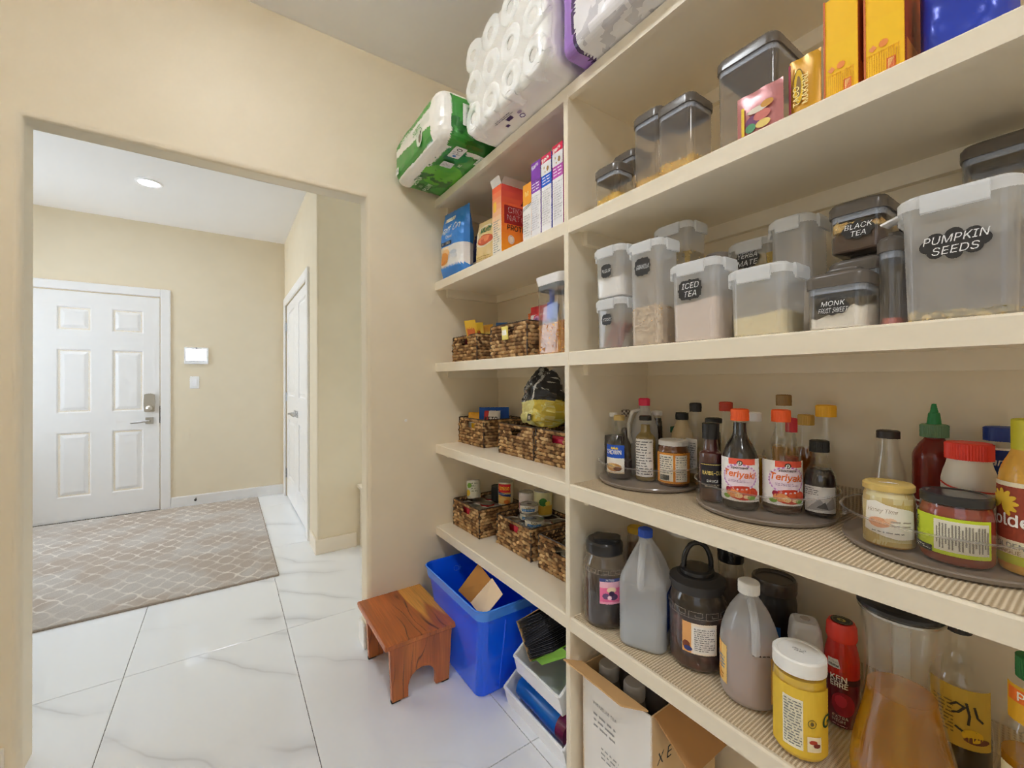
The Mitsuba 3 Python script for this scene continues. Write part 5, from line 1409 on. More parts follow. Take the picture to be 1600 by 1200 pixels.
e = Print().rect(-0.025, 0.01, -0.021, 0.108, (150, 50, 70)).oval(-0.008, 0.060, 0.010, 0.034, (222, 180, 30)).ringe(-0.008, 0.060, 0.010, 0.034, 0.002, (120, 88, 20)).oval(-0.008, 0.060, 0.004, 0.020, (140, 110, 60))
packet('golden taco seasoning packet between the largest canister and the yellow cartons', 0.906, 0.338, Z2 + 0.001, 0.052, 0.118, (206, 152, 34), 0, txt=['TACO', 'MAKHNI'], tcol=(246, 226, 150), extra=e, th=0.010)

def yellow_carton(label, y0, y1, group=None):
    w = y1 - y0
    p = Print().rect(0.002, 0.0, w - 0.001, 0.105, (246, 196, 32))
    for i in range(14):
        p.rect(0.004 + i * (w - 0.008) / 14, 0.006 + 0.010 * (i % 3 == 1), 0.0048 + i * (w - 0.008) / 14, 0.052 - 0.006 * (i % 4 == 0), (214, 150, 30))
    p.rect(0.030, 0.012, 0.041, 0.033, (214, 84, 40)).rect(0.0315, 0.0135, 0.0395, 0.0315, (240, 206, 130)).rect(0.033, 0.015, 0.038, 0.030, (206, 70, 40))
    p.poly(affinity.rotate(sbox(0.008, 0.056, 0.016, 0.064), 40), (232, 150, 90)).oval(0.026, 0.062, 0.006, 0.006, (232, 140, 70)).rect(0.004, 0.050, w - 0.006, 0.0515, (236, 180, 30)).rect(0, 0.0, 0.003, 0.19, (200, 110, 60))
    q = Print().rect(0.0, 0.0, 0.13, 0.19, (150, 62, 34)).rect(0.01, 0.02, 0.12, 0.06, (206, 120, 50))
    return carton('noodle_carton', label, 'carton', 0.900, 1.030, y0, y1, Z2, Z2 + 0.190, (246, 194, 34), 'yellow cartons beside the largest canister', prints=(('front', p), ('side', q)))
yellow_carton('yellow carton with orange marks right beside the largest canister', 0.256, 0.306)
yellow_carton('yellow carton with orange marks next to the blue bag', 0.196, 0.248)
k = thing('snack_bag', 'shiny royal blue snack bag at the right end of the second shelf', 'bag')
m = mv(mv(pouch(0.105, 0.165, 0.075, 6, wob=0.010), rz=0), 0.945, 0.134, Z2)
add(k, 'bag', m, 'foil', (38, 62, 176), 60)

# ================================================================== LEFT BAY
# ---- second shelf: bags and cartons
def bag(name, label, x, y, z, w, h, d, rz, colour, seed=1, prints=None, mat='foil', wob=0.006, tilt=0, cat='bag'):
    """An upright bag facing -x (rz = 0); colour: one colour or fn(s, t) of width and height in metres; prints on its front."""
    k = thing(name, label, cat)
    m = pouch(w, h, d, seed, wob=wob)
    if callable(colour):
        loc = np.asarray(m.vertices)[m.faces].mean(1)
        col = np.array([colour(-a[1], a[2]) for a in loc])
        c = Col(); mm = mv(mv(m, ry=tilt), x, y, z, rz=0) if False else None
        M = trimesh.transformations.euler_matrix(0, math.radians(tilt), math.radians(rz))[:3, :3]
        V = np.asarray(m.vertices) @ M.T + [x, y, z]
        c.t.append(V[m.faces]); c.c.append(col)
        put(sub(k, 'bag'), c, mat)
    else:
        M = trimesh.transformations.euler_matrix(0, math.radians(tilt), math.radians(rz))[:3, :3]
        add(k, 'bag', trimesh.Trimesh(np.asarray(m.vertices) @ M.T + [x, y, z], m.faces, process=False), mat, colour, 60)
    if prints:
        V = np.asarray(m.vertices)
        n = len(V) // 2
        front = V[:n].reshape(26, 22, 3)
        def fn(s, t, dd):
            # drape the print over the bag's own front
            si = np.clip((-s / (w / 2) + 1) / 2 * 21, 0, 20.999)
            ti = np.clip(t / h * 25, 0, 24.999)
            a, b = ti.astype(int), si.astype(int)
            fa, fb = (ti - a)[:, None], (si - b)[:, None]
            P = (front[a, b] * (1 - fa) * (1 - fb) + front[a + 1, b] * fa * (1 - fb) + front[a, b + 1] * (1 - fa) * fb + front[a + 1, b + 1] * fa * fb)
            P = P + np.stack([-(dd + 0.0012) * np.ones(len(s)), 0 * s, 0 * s], 1)
            return P @ M.T + [x, y, z]
        put(sub(k, 'print'), prints.on(fn, 0.008), 'paper')
    return k

p = Print()
p.rect(-0.055, 0.262, 0.030, 0.282, WHITE).text('SUPERFOOD', -0.012, 0.267, 0.009, (60, 70, 90), bold=True, fit=0.075)
p.text('Half On', 0.0, 0.205, 0.034, WHITE, fit=0.15, shear=0.3, rot=6).text('Greek', 0.0, 0.178, 0.014, WHITE, shear=0.2).rect(-0.07, 0.148, 0.02, 0.164, (26, 36, 58)).text('POWERED', -0.025, 0.151, 0.010, WHITE, fit=0.08)
p.oval(-0.045, 0.085, 0.040, 0.030, (222, 150, 74)).oval(-0.030, 0.108, 0.034, 0.022, (240, 196, 140)).oval(0.035, 0.106, 0.026, 0.010, (196, 204, 216)).oval(0.040, 0.088, 0.022, 0.008, (214, 218, 226)).oval(-0.055, 0.072, 0.024, 0.014, (206, 120, 60))
def snack_col(s, t):
    return (58, 132, 214) if t > 0.145 or t < 0.045 else (236, 236, 236) if s > -0.01 else (240, 220, 190)
bag('snack_bag', 'tall bright blue and white snack bag leaning out at the left end', 0.915, 1.800, 1.716, 0.205, 0.325, 0.095, 8, snack_col, 2, p, wob=0.008)
p = Print().text('WAFFLE', 0.01, 0.16, 0.020, WHITE, bold=True, fit=0.12, rot=-8).rect(-0.08, 0.05, 0.08, 0.10, (240, 230, 220))
bag('snack_bag', 'dark navy bag behind the bright blue one', 1.075, 1.800, 1.716, 0.22, 0.255, 0.08, 0, (26, 40, 116), 3, p)
p = Print().oval(0.0, 0.135, 0.080, 0.050, (238, 222, 190)).text('Multi', 0.0, 0.150, 0.026, (70, 110, 70), shear=0.2, bold=True, fit=0.09).oval(0.005, 0.115, 0.056, 0.022, (196, 90, 56)).oval(0.0, 0.118, 0.046, 0.015, (222, 130, 86)).small(-0.05, 0.02, 0.05, 0.05, 3, (190, 160, 90), 4)
bag('bread_bag', 'tan bag with a reddish oval picture, left of the green packet', 0.960, 1.570, 1.716, 0.165, 0.215, 0.07, 6, (226, 198, 140), 4, p)
p = Print().rect(-0.03, 0.03, 0.03, 0.10, (236, 240, 232)).oval(0.0, 0.06, 0.014, 0.022, (60, 130, 70)).text('MINT', 0, 0.13, 0.014, WHITE, bold=True)
bag('green_packet', 'slim green and white packet squeezed beside the orange-red box', 0.935, 1.458, 1.716, 0.055, 0.215, 0.03, 0, lambda s, t: (64, 150, 84) if t > 0.13 else (226, 234, 224) if t > 0.03 else (54, 120, 70), 5, p)
# orange-red carton turned to show its broad face
f = Print()
for i in range(12):
    t = i / 11
    f.rect(0.0, 0.285 * i / 12, 0.066, 0.285 * (i + 1) / 12, (int(238 - 6 * t), int(230 - 130 * t ** 2), int(214 - 150 * t ** 1.5)))
f.rect(0.008, 0.185, 0.030, 0.225, (240, 190, 70)).small(0.008, 0.02, 0.058, 0.15, 14, (150, 150, 150), 3)
s = Print()
for i in range(12):
    t = i / 11
    s.rect(0.0, 0.285 * i / 12, 0.19, 0.285 * (i + 1) / 12, (int(246 - 24 * t), int(168 - 86 * t), int(40 + 34 * t)))
s.rect(0.012, 0.132, 0.19, 0.205, (150, 36, 38)).text('CROP', 0.030, 0.176, 0.024, WHITE, 'l', fit=0.15).text('NATURAL', 0.026, 0.146, 0.024, WHITE, 'l', fit=0.16)
s.text('PROTEIN', 0.026, 0.108, 0.020, (60, 24, 24), 'l', bold=True, fit=0.14).poly([(0.09, 0.215), (0.115, 0.255), (0.14, 0.215)], (110, 30, 30)).oval(0.045, 0.070, 0.016, 0.018, (240, 226, 206)).ringe(0.045, 0.070, 0.013, 0.015, 0.002, (90, 90, 140)).oval(0.10, 0.030, 0.05, 0.016, (232, 150, 40)).oval(0.13, 0.026, 0.03, 0.012, (206, 110, 30))
carton('cereal_carton', 'orange-red cereal carton with its flaps open, turned to show its broad side', 'carton', 0.900, 1.090, 1.386, 1.452, 1.7145, 1.9995, (226, 104, 74), prints=(('front', f), ('side', s)), open_flap=True)
bag('nut_bag', 'clear orange-brown bag of nuts beside the orange-red carton', 1.010, 1.330, 1.716, 0.10, 0.270, 0.05, -30, lambda s, t: (176, 104, 62) if t > 0.10 else (206, 190, 168), 7, Print().oval(0.0, 0.09, 0.018, 0.018, (236, 220, 200)).ringe(0, 0.09, 0.014, 0.014, 0.002, (130, 80, 60)))

def bar_box(label, y0, y1, h, top, accent, side, oat=True):
    w = y1 - y0
    p = Print().rect(0, 0, w, h, (238, 237, 240)).rect(0, h * 0.60, w, h * 0.745, accent).small(0.005, h * 0.62, w - 0.004, h * 0.73, 3, (236, 226, 240), 5)
    p.rect(0, h * 0.745, w, h, top)
    if oat:
        p.rect(0, h * 0.745, w, h * 0.905, (226, 226, 230)).oval(w * 0.66, h * 0.81, 0.006, 0.009, (150, 116, 70)).oval(w * 0.3, h * 0.84, 0.003, 0.004, (180, 150, 100)).oval(w * 0.4, h * 0.78, 0.003, 0.003, (170, 136, 90))
    p.text('Bars', w * 0.45, h * 0.925, 0.013, WHITE, bold=True, rot=14, fit=w * 0.7).small(0.005, h * 0.10, w - 0.005, h * 0.56, 15, (196, 194, 198), 6).rect(0.003, h * 0.27, w - 0.003, h * 0.275, (170, 168, 172))
    q = Print().rect(0, 0, 0.19, h, side).rect(0.01, 0.03, 0.18, 0.09, (236, 232, 240)).text('OAT BARS', 0.095, h * 0.7, 0.022, WHITE, bold=True, fit=0.15)
    return carton('bar_carton', label, 'carton', 0.886, 1.076, y0, y1, 1.7145, 1.7145 + h, side, 'snack bar cartons by the divider', prints=(('front', p), ('side', q)))
w = 0.050
p = Print().rect(0, 0, w, 0.21, (236, 234, 230)).rect(0, 0.135, w, 0.21, (238, 160, 52)).line([(0, 0.118), (w, 0.130)], 0.002, (50, 44, 44)).line([(0, 0.124), (w, 0.136)], 0.002, (50, 44, 44)).small(0.006, 0.02, w - 0.006, 0.10, 9, (180, 176, 174), 2).text('M', w / 2, 0.165, 0.018, (250, 214, 130), bold=True)
carton('bar_carton', 'orange and white carton left of the purple one', 'carton', 0.892, 1.070, 1.180, 1.230, 1.7145, 1.926, (232, 150, 48), prints=(('front', p),))
bar_box('purple snack bar carton', 1.119, 1.171, 0.262, (126, 60, 168), (136, 66, 176), (92, 36, 140), oat=False)
bar_box('blue snack bar carton with a red top', 1.062, 1.114, 0.262, (206, 46, 84), (40, 96, 206), (52, 60, 176))
bar_box('magenta snack bar carton with a red top, right at the divider', 1.004, 1.056, 0.270, (206, 40, 76), (186, 78, 176), (176, 66, 150))

# ---- third shelf: baskets and canisters
basket(1.082, 1.823, 1.3085, 'woven basket of yellow packets on the shelf above the coffee bag, nearest the wall', seed=0)
basket(1.017, 1.342, 1.3085, 'woven basket with a red baking mix pouch, beside the white-lidded canister', seed=1)
def sachet(label, x, y, z, w, h, rz, lean, cols, group=None, seed=0, prints=None):
    k = thing('packet', label, 'packet', group)
    m = pouch(w, h, 0.008, seed, nx=8, nz=10, wob=0.0015)
    M = trimesh.transformations.euler_matrix(0, math.radians(lean), math.radians(rz))[:3, :3]
    c = Col()
    loc = np.asarray(m.vertices)[m.faces].mean(1)
    c.t.append((np.asarray(m.vertices) @ M.T + [x, y, z])[m.faces])
    c.c.append(np.array([cols[1] if 0.35 < a[2] / h < 0.72 and abs(a[1]) < w * 0.33 else cols[0] for a in loc]))
    put(k, c, 'foil')
    return k
for i, (x, y, rz, lean, w, cc) in enumerate(((0.990, 1.765, 20, -16, 0.070, ((232, 188, 60), (206, 104, 52))), (1.020, 1.795, 35, -10, 0.085, ((240, 206, 70), (180, 92, 44))), (1.050, 1.765, 10, 6, 0.080, ((228, 170, 44), (240, 222, 120))), (1.075, 1.740, 60, 14, 0.090, ((222, 162, 40), (206, 130, 40))))):
    sachet(('yellow packet with an orange-brown picture leaning out at the front of the basket', 'yellow packet with a brown picture just behind the leaning one', 'orange-yellow packet with a pale window in the middle of the basket', 'golden packet standing crosswise at the near side of the basket')[i], x, y, 1.372 - 0.008 * i, w, 0.140, rz, lean, cc, 'yellow packets in the basket', i)
sachet('blue and white packet behind the yellow ones', 1.110, 1.735, 1.385, 0.060, 0.135, 40, 20, ((70, 120, 190), (220, 226, 232)), None, 7)
sachet('small maroon packet at the wall end of the basket', 1.010, 1.880, 1.330, 0.05, 0.118, 0, 0, ((90, 30, 36), (90, 30, 36)), None, 8)
p = Print().rect(-0.050, 0.06, 0.055, 0.168, (240, 234, 230)).oval(0.0, 0.148, 0.027, 0.020, (226, 44, 62)).oval(0.0, 0.148, 0.020, 0.014, (226, 160, 200)).text('Mix', 0, 0.142, 0.012, (70, 50, 120), bold=True).text('Chewy', 0, 0.112, 0.016, (140, 80, 90), fit=0.08).text('Cookie', 0, 0.092, 0.012, (150, 110, 110))
bag('mix_pouch', 'red and white baking mix pouch standing in the basket', 1.050, 1.330, 1.318, 0.130, 0.205, 0.045, 0, (214, 40, 54), 9, p, cat='pouch')
bag('orange_pouch', 'narrow orange and red pouch left of the baking mix', 1.085, 1.425, 1.318, 0.06, 0.190, 0.03, 10, lambda s, t: (206, 50, 50) if t < 0.08 else (232, 120, 50), 11, cat='pouch')
sachet('dark teal packet at the back of the baking basket', 1.130, 1.440, 1.330, 0.05, 0.130, 30, 0, ((24, 50, 72), (40, 80, 110)), None, 12)
sachet('little yellow packet hanging out of the baking basket hand hole', 0.893, 1.352, 1.378, 0.045, 0.052, 0, -4, ((230, 214, 110), (240, 238, 220)), None, 13)

def white_lid_canister(x, y, d, w, h, label):
    k = thing('clear_canister', label, 'food container')
    hb = h - 0.030
    add(k, 'body', mv(rloft([(0, d / 2 - 0.006, w / 2 - 0.006, 0.02), (0.006, d / 2, w / 2, 0.024), (hb, d / 2, w / 2, 0.024)], True, False), x, y, 1.3085), 'canister', smooth=40)
    add(k, 'seal', mv(rloft([(hb - 0.018, d / 2 - 0.001, w / 2 - 0.001, 0.024), (hb, d / 2 - 0.001, w / 2 - 0.001, 0.024)], False, False), x, y, 1.3085), 'satin', (92, 100, 110), 40, label='dark grey seal')
    add(k, 'lid', mv(rloft([(hb - 0.002, d / 2 + 0.001, w / 2 + 0.001, 0.025), (hb + 0.018, d / 2 + 0.006, w / 2 + 0.006, 0.028), (hb + 0.028, d / 2 + 0.007, w / 2 + 0.007, 0.028), (hb + 0.030, d / 2 + 0.004, w / 2 + 0.004, 0.026)], True, True), x, y, 1.3085), 'satin', (240, 238, 238), 40)
    return k
white_lid_canister(0.962, 1.106, 0.110, 0.140, 0.272, 'clear canister of cornflakes with a white lid by the divider')
h = heap(0.108, 0.138, 1.0, 1.0, 0.24, 0.110, seed=30, bump=0.016, r=0.022)
food('cereal_flakes', 'golden cereal flakes filling the lower half of the white-lidded canister', 'cereal', 0.962, 1.106, 1.3085, h, (196, 140, 64), scatter(h, 900, [octa(0.010, 0.008, 0.0022), octa(0.008, 0.006, 0.002)], [(214, 156, 72), (190, 128, 54), (228, 178, 98), (170, 112, 46)], 30, flat=0.6))
white_lid_canister(1.150, 1.135, 0.110, 0.140, 0.272, 'second white-lidded canister behind the cornflakes')
k = thing('scoop', 'blue plastic scoop standing in the cornflakes', 'scoop')
put(k, [mv(lathe([(0, 0), (0.018, 0.0), (0.022, 0.058), (0.0205, 0.058), (0.017, 0.003), (0, 0.003)], 24), 0.940, 1.128, 1.3085 + 0.122, ry=8), box(0.934, 0.950, 1.121, 1.135, 1.3085 + 0.115, 1.3085 + 0.232, 0.003)], 'satin', (34, 74, 186))

# ---- fourth shelf: baskets, coffee bag
Z4 = 0.9035
basket(1.116, 1.822, Z4, 'woven basket with a blue box, left of the coffee bag', seed=0)
basket(1.116, 1.437, Z4, 'woven basket under the black and yellow coffee bag', seed=1)
basket(1.116, 1.172, Z4, 'woven basket with something red in its hand hole, at the divider', seed=0)
k = thing('blue_box', 'flat royal blue box standing in the basket left of the coffee bag', 'box')
put(k, mv(mv(box(-0.012, 0.012, -0.075, 0.075, 0, 0.172, 0.001), ry=4), 1.120, 1.800, Z4 + 0.010, rz=58), 'paper', (24, 84, 176), smooth=False)
p = Print().text('KETO', 0.0, 0.10, 0.026, (30, 26, 30), bold=True, fit=0.07)
bag('snack_bag', 'red and white snack bag lettered KETO lying in the basket left of the coffee bag', 1.075, 1.765, Z4 + 0.012, 0.085, 0.158, 0.03, 38, lambda s, t: (196, 40, 48) if s < -0.018 else (232, 228, 226), 14, p, tilt=12)
bag('snack_bag', 'orange-yellow and white bag in the basket left of the coffee bag', 1.045, 1.840, Z4 + 0.012, 0.10, 0.146, 0.03, 50, lambda s, t: (240, 176, 44) if t > 0.11 or s > 0 else (240, 234, 214), 15, tilt=10)
sachet('yellow packet showing through the hand hole', 1.018, 1.822, Z4 + 0.03, 0.06, 0.075, 0, 0, ((236, 190, 40), (236, 190, 40)), None, 16)
# coffee bag: crumpled, black above, pale yellow below
cb = thing('coffee_bag', 'crumpled black and pale yellow coffee bag slumped across two baskets', 'bag')
m = pouch(0.215, 0.245, 0.150, 21, wob=0.010, nx=40, nz=44)
v = np.asarray(m.vertices).copy()
t = v[:, 2] / 0.245
v[:, 1] *= 1 - 0.38 * np.clip((t - 0.45) / 0.55, 0, 1) ** 1.2
v[:, 2] = v[:, 2] * (0.97 + 0.05 * np.sin(v[:, 1] * 46))
m = crumple(trimesh.Trimesh(v, m.faces, process=False), 0.018, 22, 3)
def coffee(c):
    n = meshkit.fbm(c * 60, 3, 9)
    out = np.tile(np.array([240, 233, 156.0]), (len(c), 1))
    edge = 0.098 - 0.35 * (c[:, 1]) ** 1 * 0.35
    top = c[:, 2] > edge
    out[top] = [40, 39, 42]
    st = top & (np.abs(((c[:, 1] * 0.9 + c[:, 2] * 0.5) / 0.010) % 1 - 0.5) < 0.16) & (c[:, 1] > 0.0) & (c[:, 2] < 0.17)
    out[st] = [206, 206, 204]
    wh = top & (c[:, 1] < -0.035) & (c[:, 1] > -0.052) & (c[:, 2] < 0.19)
    out[wh] = [232, 230, 228]
    gr = top & (c[:, 2] > 0.15) & (n > 0.60)
    out[gr] = [176, 176, 174]
    sd = (~top) & (c[:, 1] < -0.052) & (n > 0.45)
    out[sd] = [226, 206, 86]
    return out
V = np.asarray(m.vertices)
M = trimesh.transformations.euler_matrix(0, math.radians(6), math.radians(-12))[:3, :3]
c = Col(); c.t.append((V @ M.T + [1.095, 1.385, Z4 + 0.128])[m.faces]); c.c.append(coffee(V[m.faces].mean(1)))
put(sub(cb, 'bag'), c, 'foil')
put(sub(cb, 'emblem', 'small square photo emblem'), Print().rect(-0.016, -0.014, 0.016, 0.014, (70, 66, 58)).oval(0, 0, 0.010, 0.008, (196, 190, 172)).text('Café', 0, -0.004, 0.008, (50, 46, 40), fit=0.016).flat((1.006, 1.352, Z4 + 0.168), (-0.2, -1, 0), (0.15, 0, 1)), 'paper')
bag('green_bag', 'green and yellow bag slumped behind the coffee bag at the divider', 1.150, 1.235, Z4 + 0.090, 0.14, 0.165, 0.06, -20, lambda s, t: (60, 120, 60) if t < 0.08 else (206, 186, 60), 22)
k = vessel('sauce_bottle', 'thin bottle with a red cap behind the coffee bag', 'bottle', 1.205, 1.330, Z4 + 0.012, [(0, 0.0), (0.018, 0), (0.02, 0.005), (0.02, 0.22), (0.009, 0.27), (0.009, 0.29)], wall=((120, 96, 80), 'gloss'))
cap(k, 1.205, 1.330, Z4 + 0.298, 0.0125, 0.032, (196, 44, 40))
k = thing('red_pouch', 'crimson pouch inside the basket at the divider', 'pouch')
put(k, mv(box(-0.02, 0.02, -0.06, 0.06, 0, 0.10, 0.008), 1.035, 1.175, Z4 + 0.008), 'foil', (196, 28, 66), smooth=False)
k = thing('pink_pouch', 'dusky wrapped snack showing in the hand hole under the coffee bag', 'pouch')
put(k, mv(box(-0.02, 0.02, -0.05, 0.05, 0, 0.085, 0.010), 1.040, 1.420, Z4 + 0.008), 'foil', (150, 120, 112), smooth=False)

# ---- fifth shelf: baskets of cans
Z5 = 0.4975
basket(1.070, 1.792, Z5, 'woven basket of cans nearest the wall on the lowest shelf', seed=1, rz=1)
basket(1.118, 1.460, Z5, 'woven basket of cans in the middle of the lowest shelf, tuna cans on top', seed=0)
basket(1.118, 1.158, Z5, 'woven basket at the divider on the lowest shelf', seed=1)
def can(label, x, y, z, r, h, col, band_=None, group=None, lab=None, deg=None, tilt=(0, 0), top=(186, 186, 184)):
    k = thing('food_can', label, 'can', group)
    M = trimesh.transformations.euler_matrix(math.radians(tilt[0]), math.radians(tilt[1]), 0)
    def tf(m):
        m = m.copy(); m.apply_transform(M); m.apply_translation([x, y, z]); return m
    add(k, 'can', tf(lathe([(0, 0.002), (r - 0.003, 0.002), (r - 0.001, 0.0), (r + 0.0004, 0.0015), (r, 0.004), (r, h - 0.004), (r + 0.0004, h - 0.0015), (r - 0.001, h), (r - 0.003, h - 0.003), (r - 0.010, h - 0.003), (r - 0.012, h - 0.0022), (0, h - 0.0022)], 36)), 'metal', top, 30)
    add(k, 'paper_label', tf(lathe([(r + 0.0004, 0.005), (r + 0.0006, 0.006), (r + 0.0006, h - 0.006), (r + 0.0004, h - 0.005)], 36)), 'paper', col, 40)
    if lab is not None:
        d = math.degrees(math.atan2(-y, -x)) if deg is None else deg
        c = lab.round(0, 0, 0, r + 0.0007, d)
        c.t = [(t.reshape(-1, 3) @ M[:3, :3].T + [x, y, z]).reshape(-1, 3, 3) for t in c.t]
        put(sub(k, 'print'), c, 'paper')
    return k
G = 'upright cans filling the baskets'
reds = [(186, 32, 44), (206, 48, 70), (150, 26, 36), (232, 226, 222), (200, 60, 60), (120, 36, 40), (190, 40, 52), (210, 200, 190), (170, 36, 46)]
q = 0
for bx, by, n in ((1.070, 1.792, 9), (1.118, 1.460, 9), (1.118, 1.158, 6)):
    for i in range(3):
        for j in range(3):
            if n == 6 and i == 2:
                continue
            dark = n == 6
            where = ('front', 'middle', 'back')[i] + ' row, ' + ('wall side', 'centre', 'near side')[j]
            can(f'dark can in the divider basket, {where}' if dark else f'upright can in the ' + ('basket nearest the wall' if bx < 1.1 else 'middle basket') + f', {where}',
                bx - 0.072 + 0.073 * i, by + 0.075 - 0.075 * j, Z5 + 0.007, 0.0350, 0.104 + 0.004 * ((i + j) % 3) - (0.03 if dark else 0), (40, 42, 48) if dark else reds[q % 9], group=G if not dark else 'dark cans in the divider basket')
            q += 1
p = Print().rect(-0.036, 0.012, 0.034, 0.106, (226, 176, 92)).rect(-0.036, 0.066, 0.034, 0.106, (206, 34, 40)).text('Unico', 0, 0.078, 0.018, (250, 206, 60), bold=True, fit=0.055).poly([(-0.036, 0.054), (-0.036, 0.068), (0.034, 0.058), (0.034, 0.044)], (40, 60, 130)).oval(-0.01, 0.03, 0.022, 0.014, (240, 206, 130)).oval(0.014, 0.022, 0.014, 0.010, (214, 120, 50)).small(-0.03, 0.055, 0.028, 0.062, 1, WHITE, 3)
can('tall can with a red and orange label lettered Unico standing on the other cans', 1.134, 1.718, Z5 + 0.1160, 0.0360, 0.116, (216, 206, 180), lab=p, deg=222)
p = Print().oval(-0.01, 0.065, 0.014, 0.012, (120, 170, 70)).oval(-0.022, 0.030, 0.016, 0.016, (232, 200, 60)).small(0.0, 0.03, 0.035, 0.08, 4, (150, 160, 140), 4)
can('pale can with lime and lemon marks tipped over on the cans near the wall', 1.040, 1.868, Z5 + 0.124, 0.0340, 0.092, (222, 224, 212), lab=p, deg=220, tilt=(-16, 6))
can('black can behind the tipped pale one', 1.140, 1.800, Z5 + 0.1160, 0.0330, 0.075, (30, 30, 34), top=(60, 60, 62))
can('white and red can standing behind the tuna cans', 1.142, 1.560, Z5 + 0.1160, 0.0330, 0.098, (228, 220, 222), lab=Print().rect(-0.04, 0.02, 0.01, 0.05, (186, 40, 60)))
can('wide can with a green and yellow label behind the tuna cans', 1.186, 1.490, Z5 + 0.1160, 0.0400, 0.112, (206, 204, 160), lab=Print().rect(-0.04, 0.01, 0.05, 0.05, (214, 176, 60)).oval(0.0, 0.066, 0.018, 0.018, (60, 120, 50)).oval(0.022, 0.060, 0.014, 0.010, (226, 210, 90)))
def tuna(label, x, y, z, d):
    p = Print().rect(-0.05, 0.007, 0.05, 0.029, (226, 222, 206)).rect(-0.032, 0.008, 0.030, 0.019, (46, 112, 176)).text('TUNA', -0.002, 0.0205, 0.007, (60, 60, 50), bold=True).small(-0.028, 0.010, 0.026, 0.017, 1, (210, 224, 240), 3).rect(-0.012, 0.019, 0.012, 0.0205, (206, 176, 60))
    k = can(label, x, y, z, 0.0400, 0.034, (230, 226, 214), lab=p, deg=d, group=None)
    put(sub(k, 'lid_print'), Print().ringe(0, 0, 0.028, 0.028, 0.001, (150, 148, 146)).rect(-0.010, -0.006, 0.010, 0.006, (96, 90, 92)).small(-0.014, -0.016, 0.014, -0.009, 2, (130, 128, 126), 2).flat((x, y, z + 0.0325), (0.4, -1, 0), (1, 0.4, 0)), 'paper')
tuna('lower tuna can of the stack of two', 1.098, 1.478, Z5 + 0.1160, 232)
tuna('upper tuna can of the stack of two', 1.098, 1.478, Z5 + 0.1505, 228)
tuna('single tuna can at the front corner of the middle basket', 1.062, 1.392, Z5 + 0.1160, 232)

# ================================================================== PAPER PACKS ON THE TOP SHELF
def soft_box(x0, x1, y0, y1, z0, z1, r, edge=0.012):
    pts = [(x, y, z) for x in (x0 + r, x1 - r) for y in (y0 + r, y1 - r) for z in (z0 + r, z1 - r)]
    s = m3.Manifold.sphere(r, 24)
    m = m3.Manifold.batch_hull([s.translate(p) for p in pts])
    return unman(m.refine_to_length(edge))

# toilet rolls, their ends to the front
tp = thing('toilet_paper_pack', 'pack of white toilet rolls hanging over the top shelf, roll ends to the front', 'paper pack')
wrap = crumple(soft_box(0.757, 0.985, 0.925, 1.412, 2.1318, 2.480, 0.040), 0.004, 16, 5)
add(tp, 'wrapper', wrap, 'satin', (240, 238, 236), 60, label='white film wrapper')
for r in range(3):
    for c in range(4):
        y, z = 1.352 - 0.1215 * c, 2.190 + 0.116 * r
        m = lathe([(0.020, 0.030), (0.020, 0.004), (0.026, 0.0), (0.048, 0.0), (0.056, 0.005), (0.0585, 0.014), (0.0585, 0.06)], 28)
        m = mv(mv(m, ry=90), 0.752, y, z)
        m = crumple(m, 0.003, 30, r * 4 + c)
        rk = add(tp, 'roll', trimesh.Trimesh(m.vertices, m.faces[:, ::-1], process=False), 'matte', (248, 248, 248), 50)
        add(rk, 'core', mv(mv(lathe([(0, 0.022), (0.0195, 0.022), (0.0195, 0.004)], 20), ry=90), 0.752, y, z), 'matte', (168, 165, 162), 40, label='grey cardboard core')
film = crumple(soft_box(0.748, 0.80, 0.930, 1.408, 2.137, 2.476, 0.024), 0.006, 26, 8)
add(tp, 'film', film, 'clear', smooth=60)
p = Print().rect(-0.020, -0.030, 0.020, 0.030, (240, 238, 240)).ringe(0, 0, 0.024, 0.034, 0.001, (90, 90, 100)).bars(-0.015, -0.022, 0.015, 0.012, (60, 60, 70), 3).small(-0.015, 0.016, 0.015, 0.026, 2, (80, 80, 90), 4)
put(sub(tp, 'barcode'), p.flat((0.840, 0.9215, 2.235), (1, 0, 0), (0, 0, 1)), 'paper')
p = Print().rect(-0.008, 0.02, 0.008, 0.05, (60, 40, 90)).line([(-0.02, -0.03), (-0.012, 0.07)], 0.002, (60, 60, 90)).line([(-0.026, -0.02), (-0.020, 0.06)], 0.002, (90, 90, 110)).oval(0.026, 0.075, 0.010, 0.012, (110, 96, 140)).oval(0.026, 0.075, 0.006, 0.008, (235, 235, 238)).oval(0.006, 0.085, 0.007, 0.010, (150, 140, 170)).rect(0.012, -0.01, 0.024, 0.006, (60, 40, 90))
put(sub(tp, 'print'), p.flat((0.815, 1.235, 2.1302), (1, 0, 0), (0, -1, 0)), 'paper')

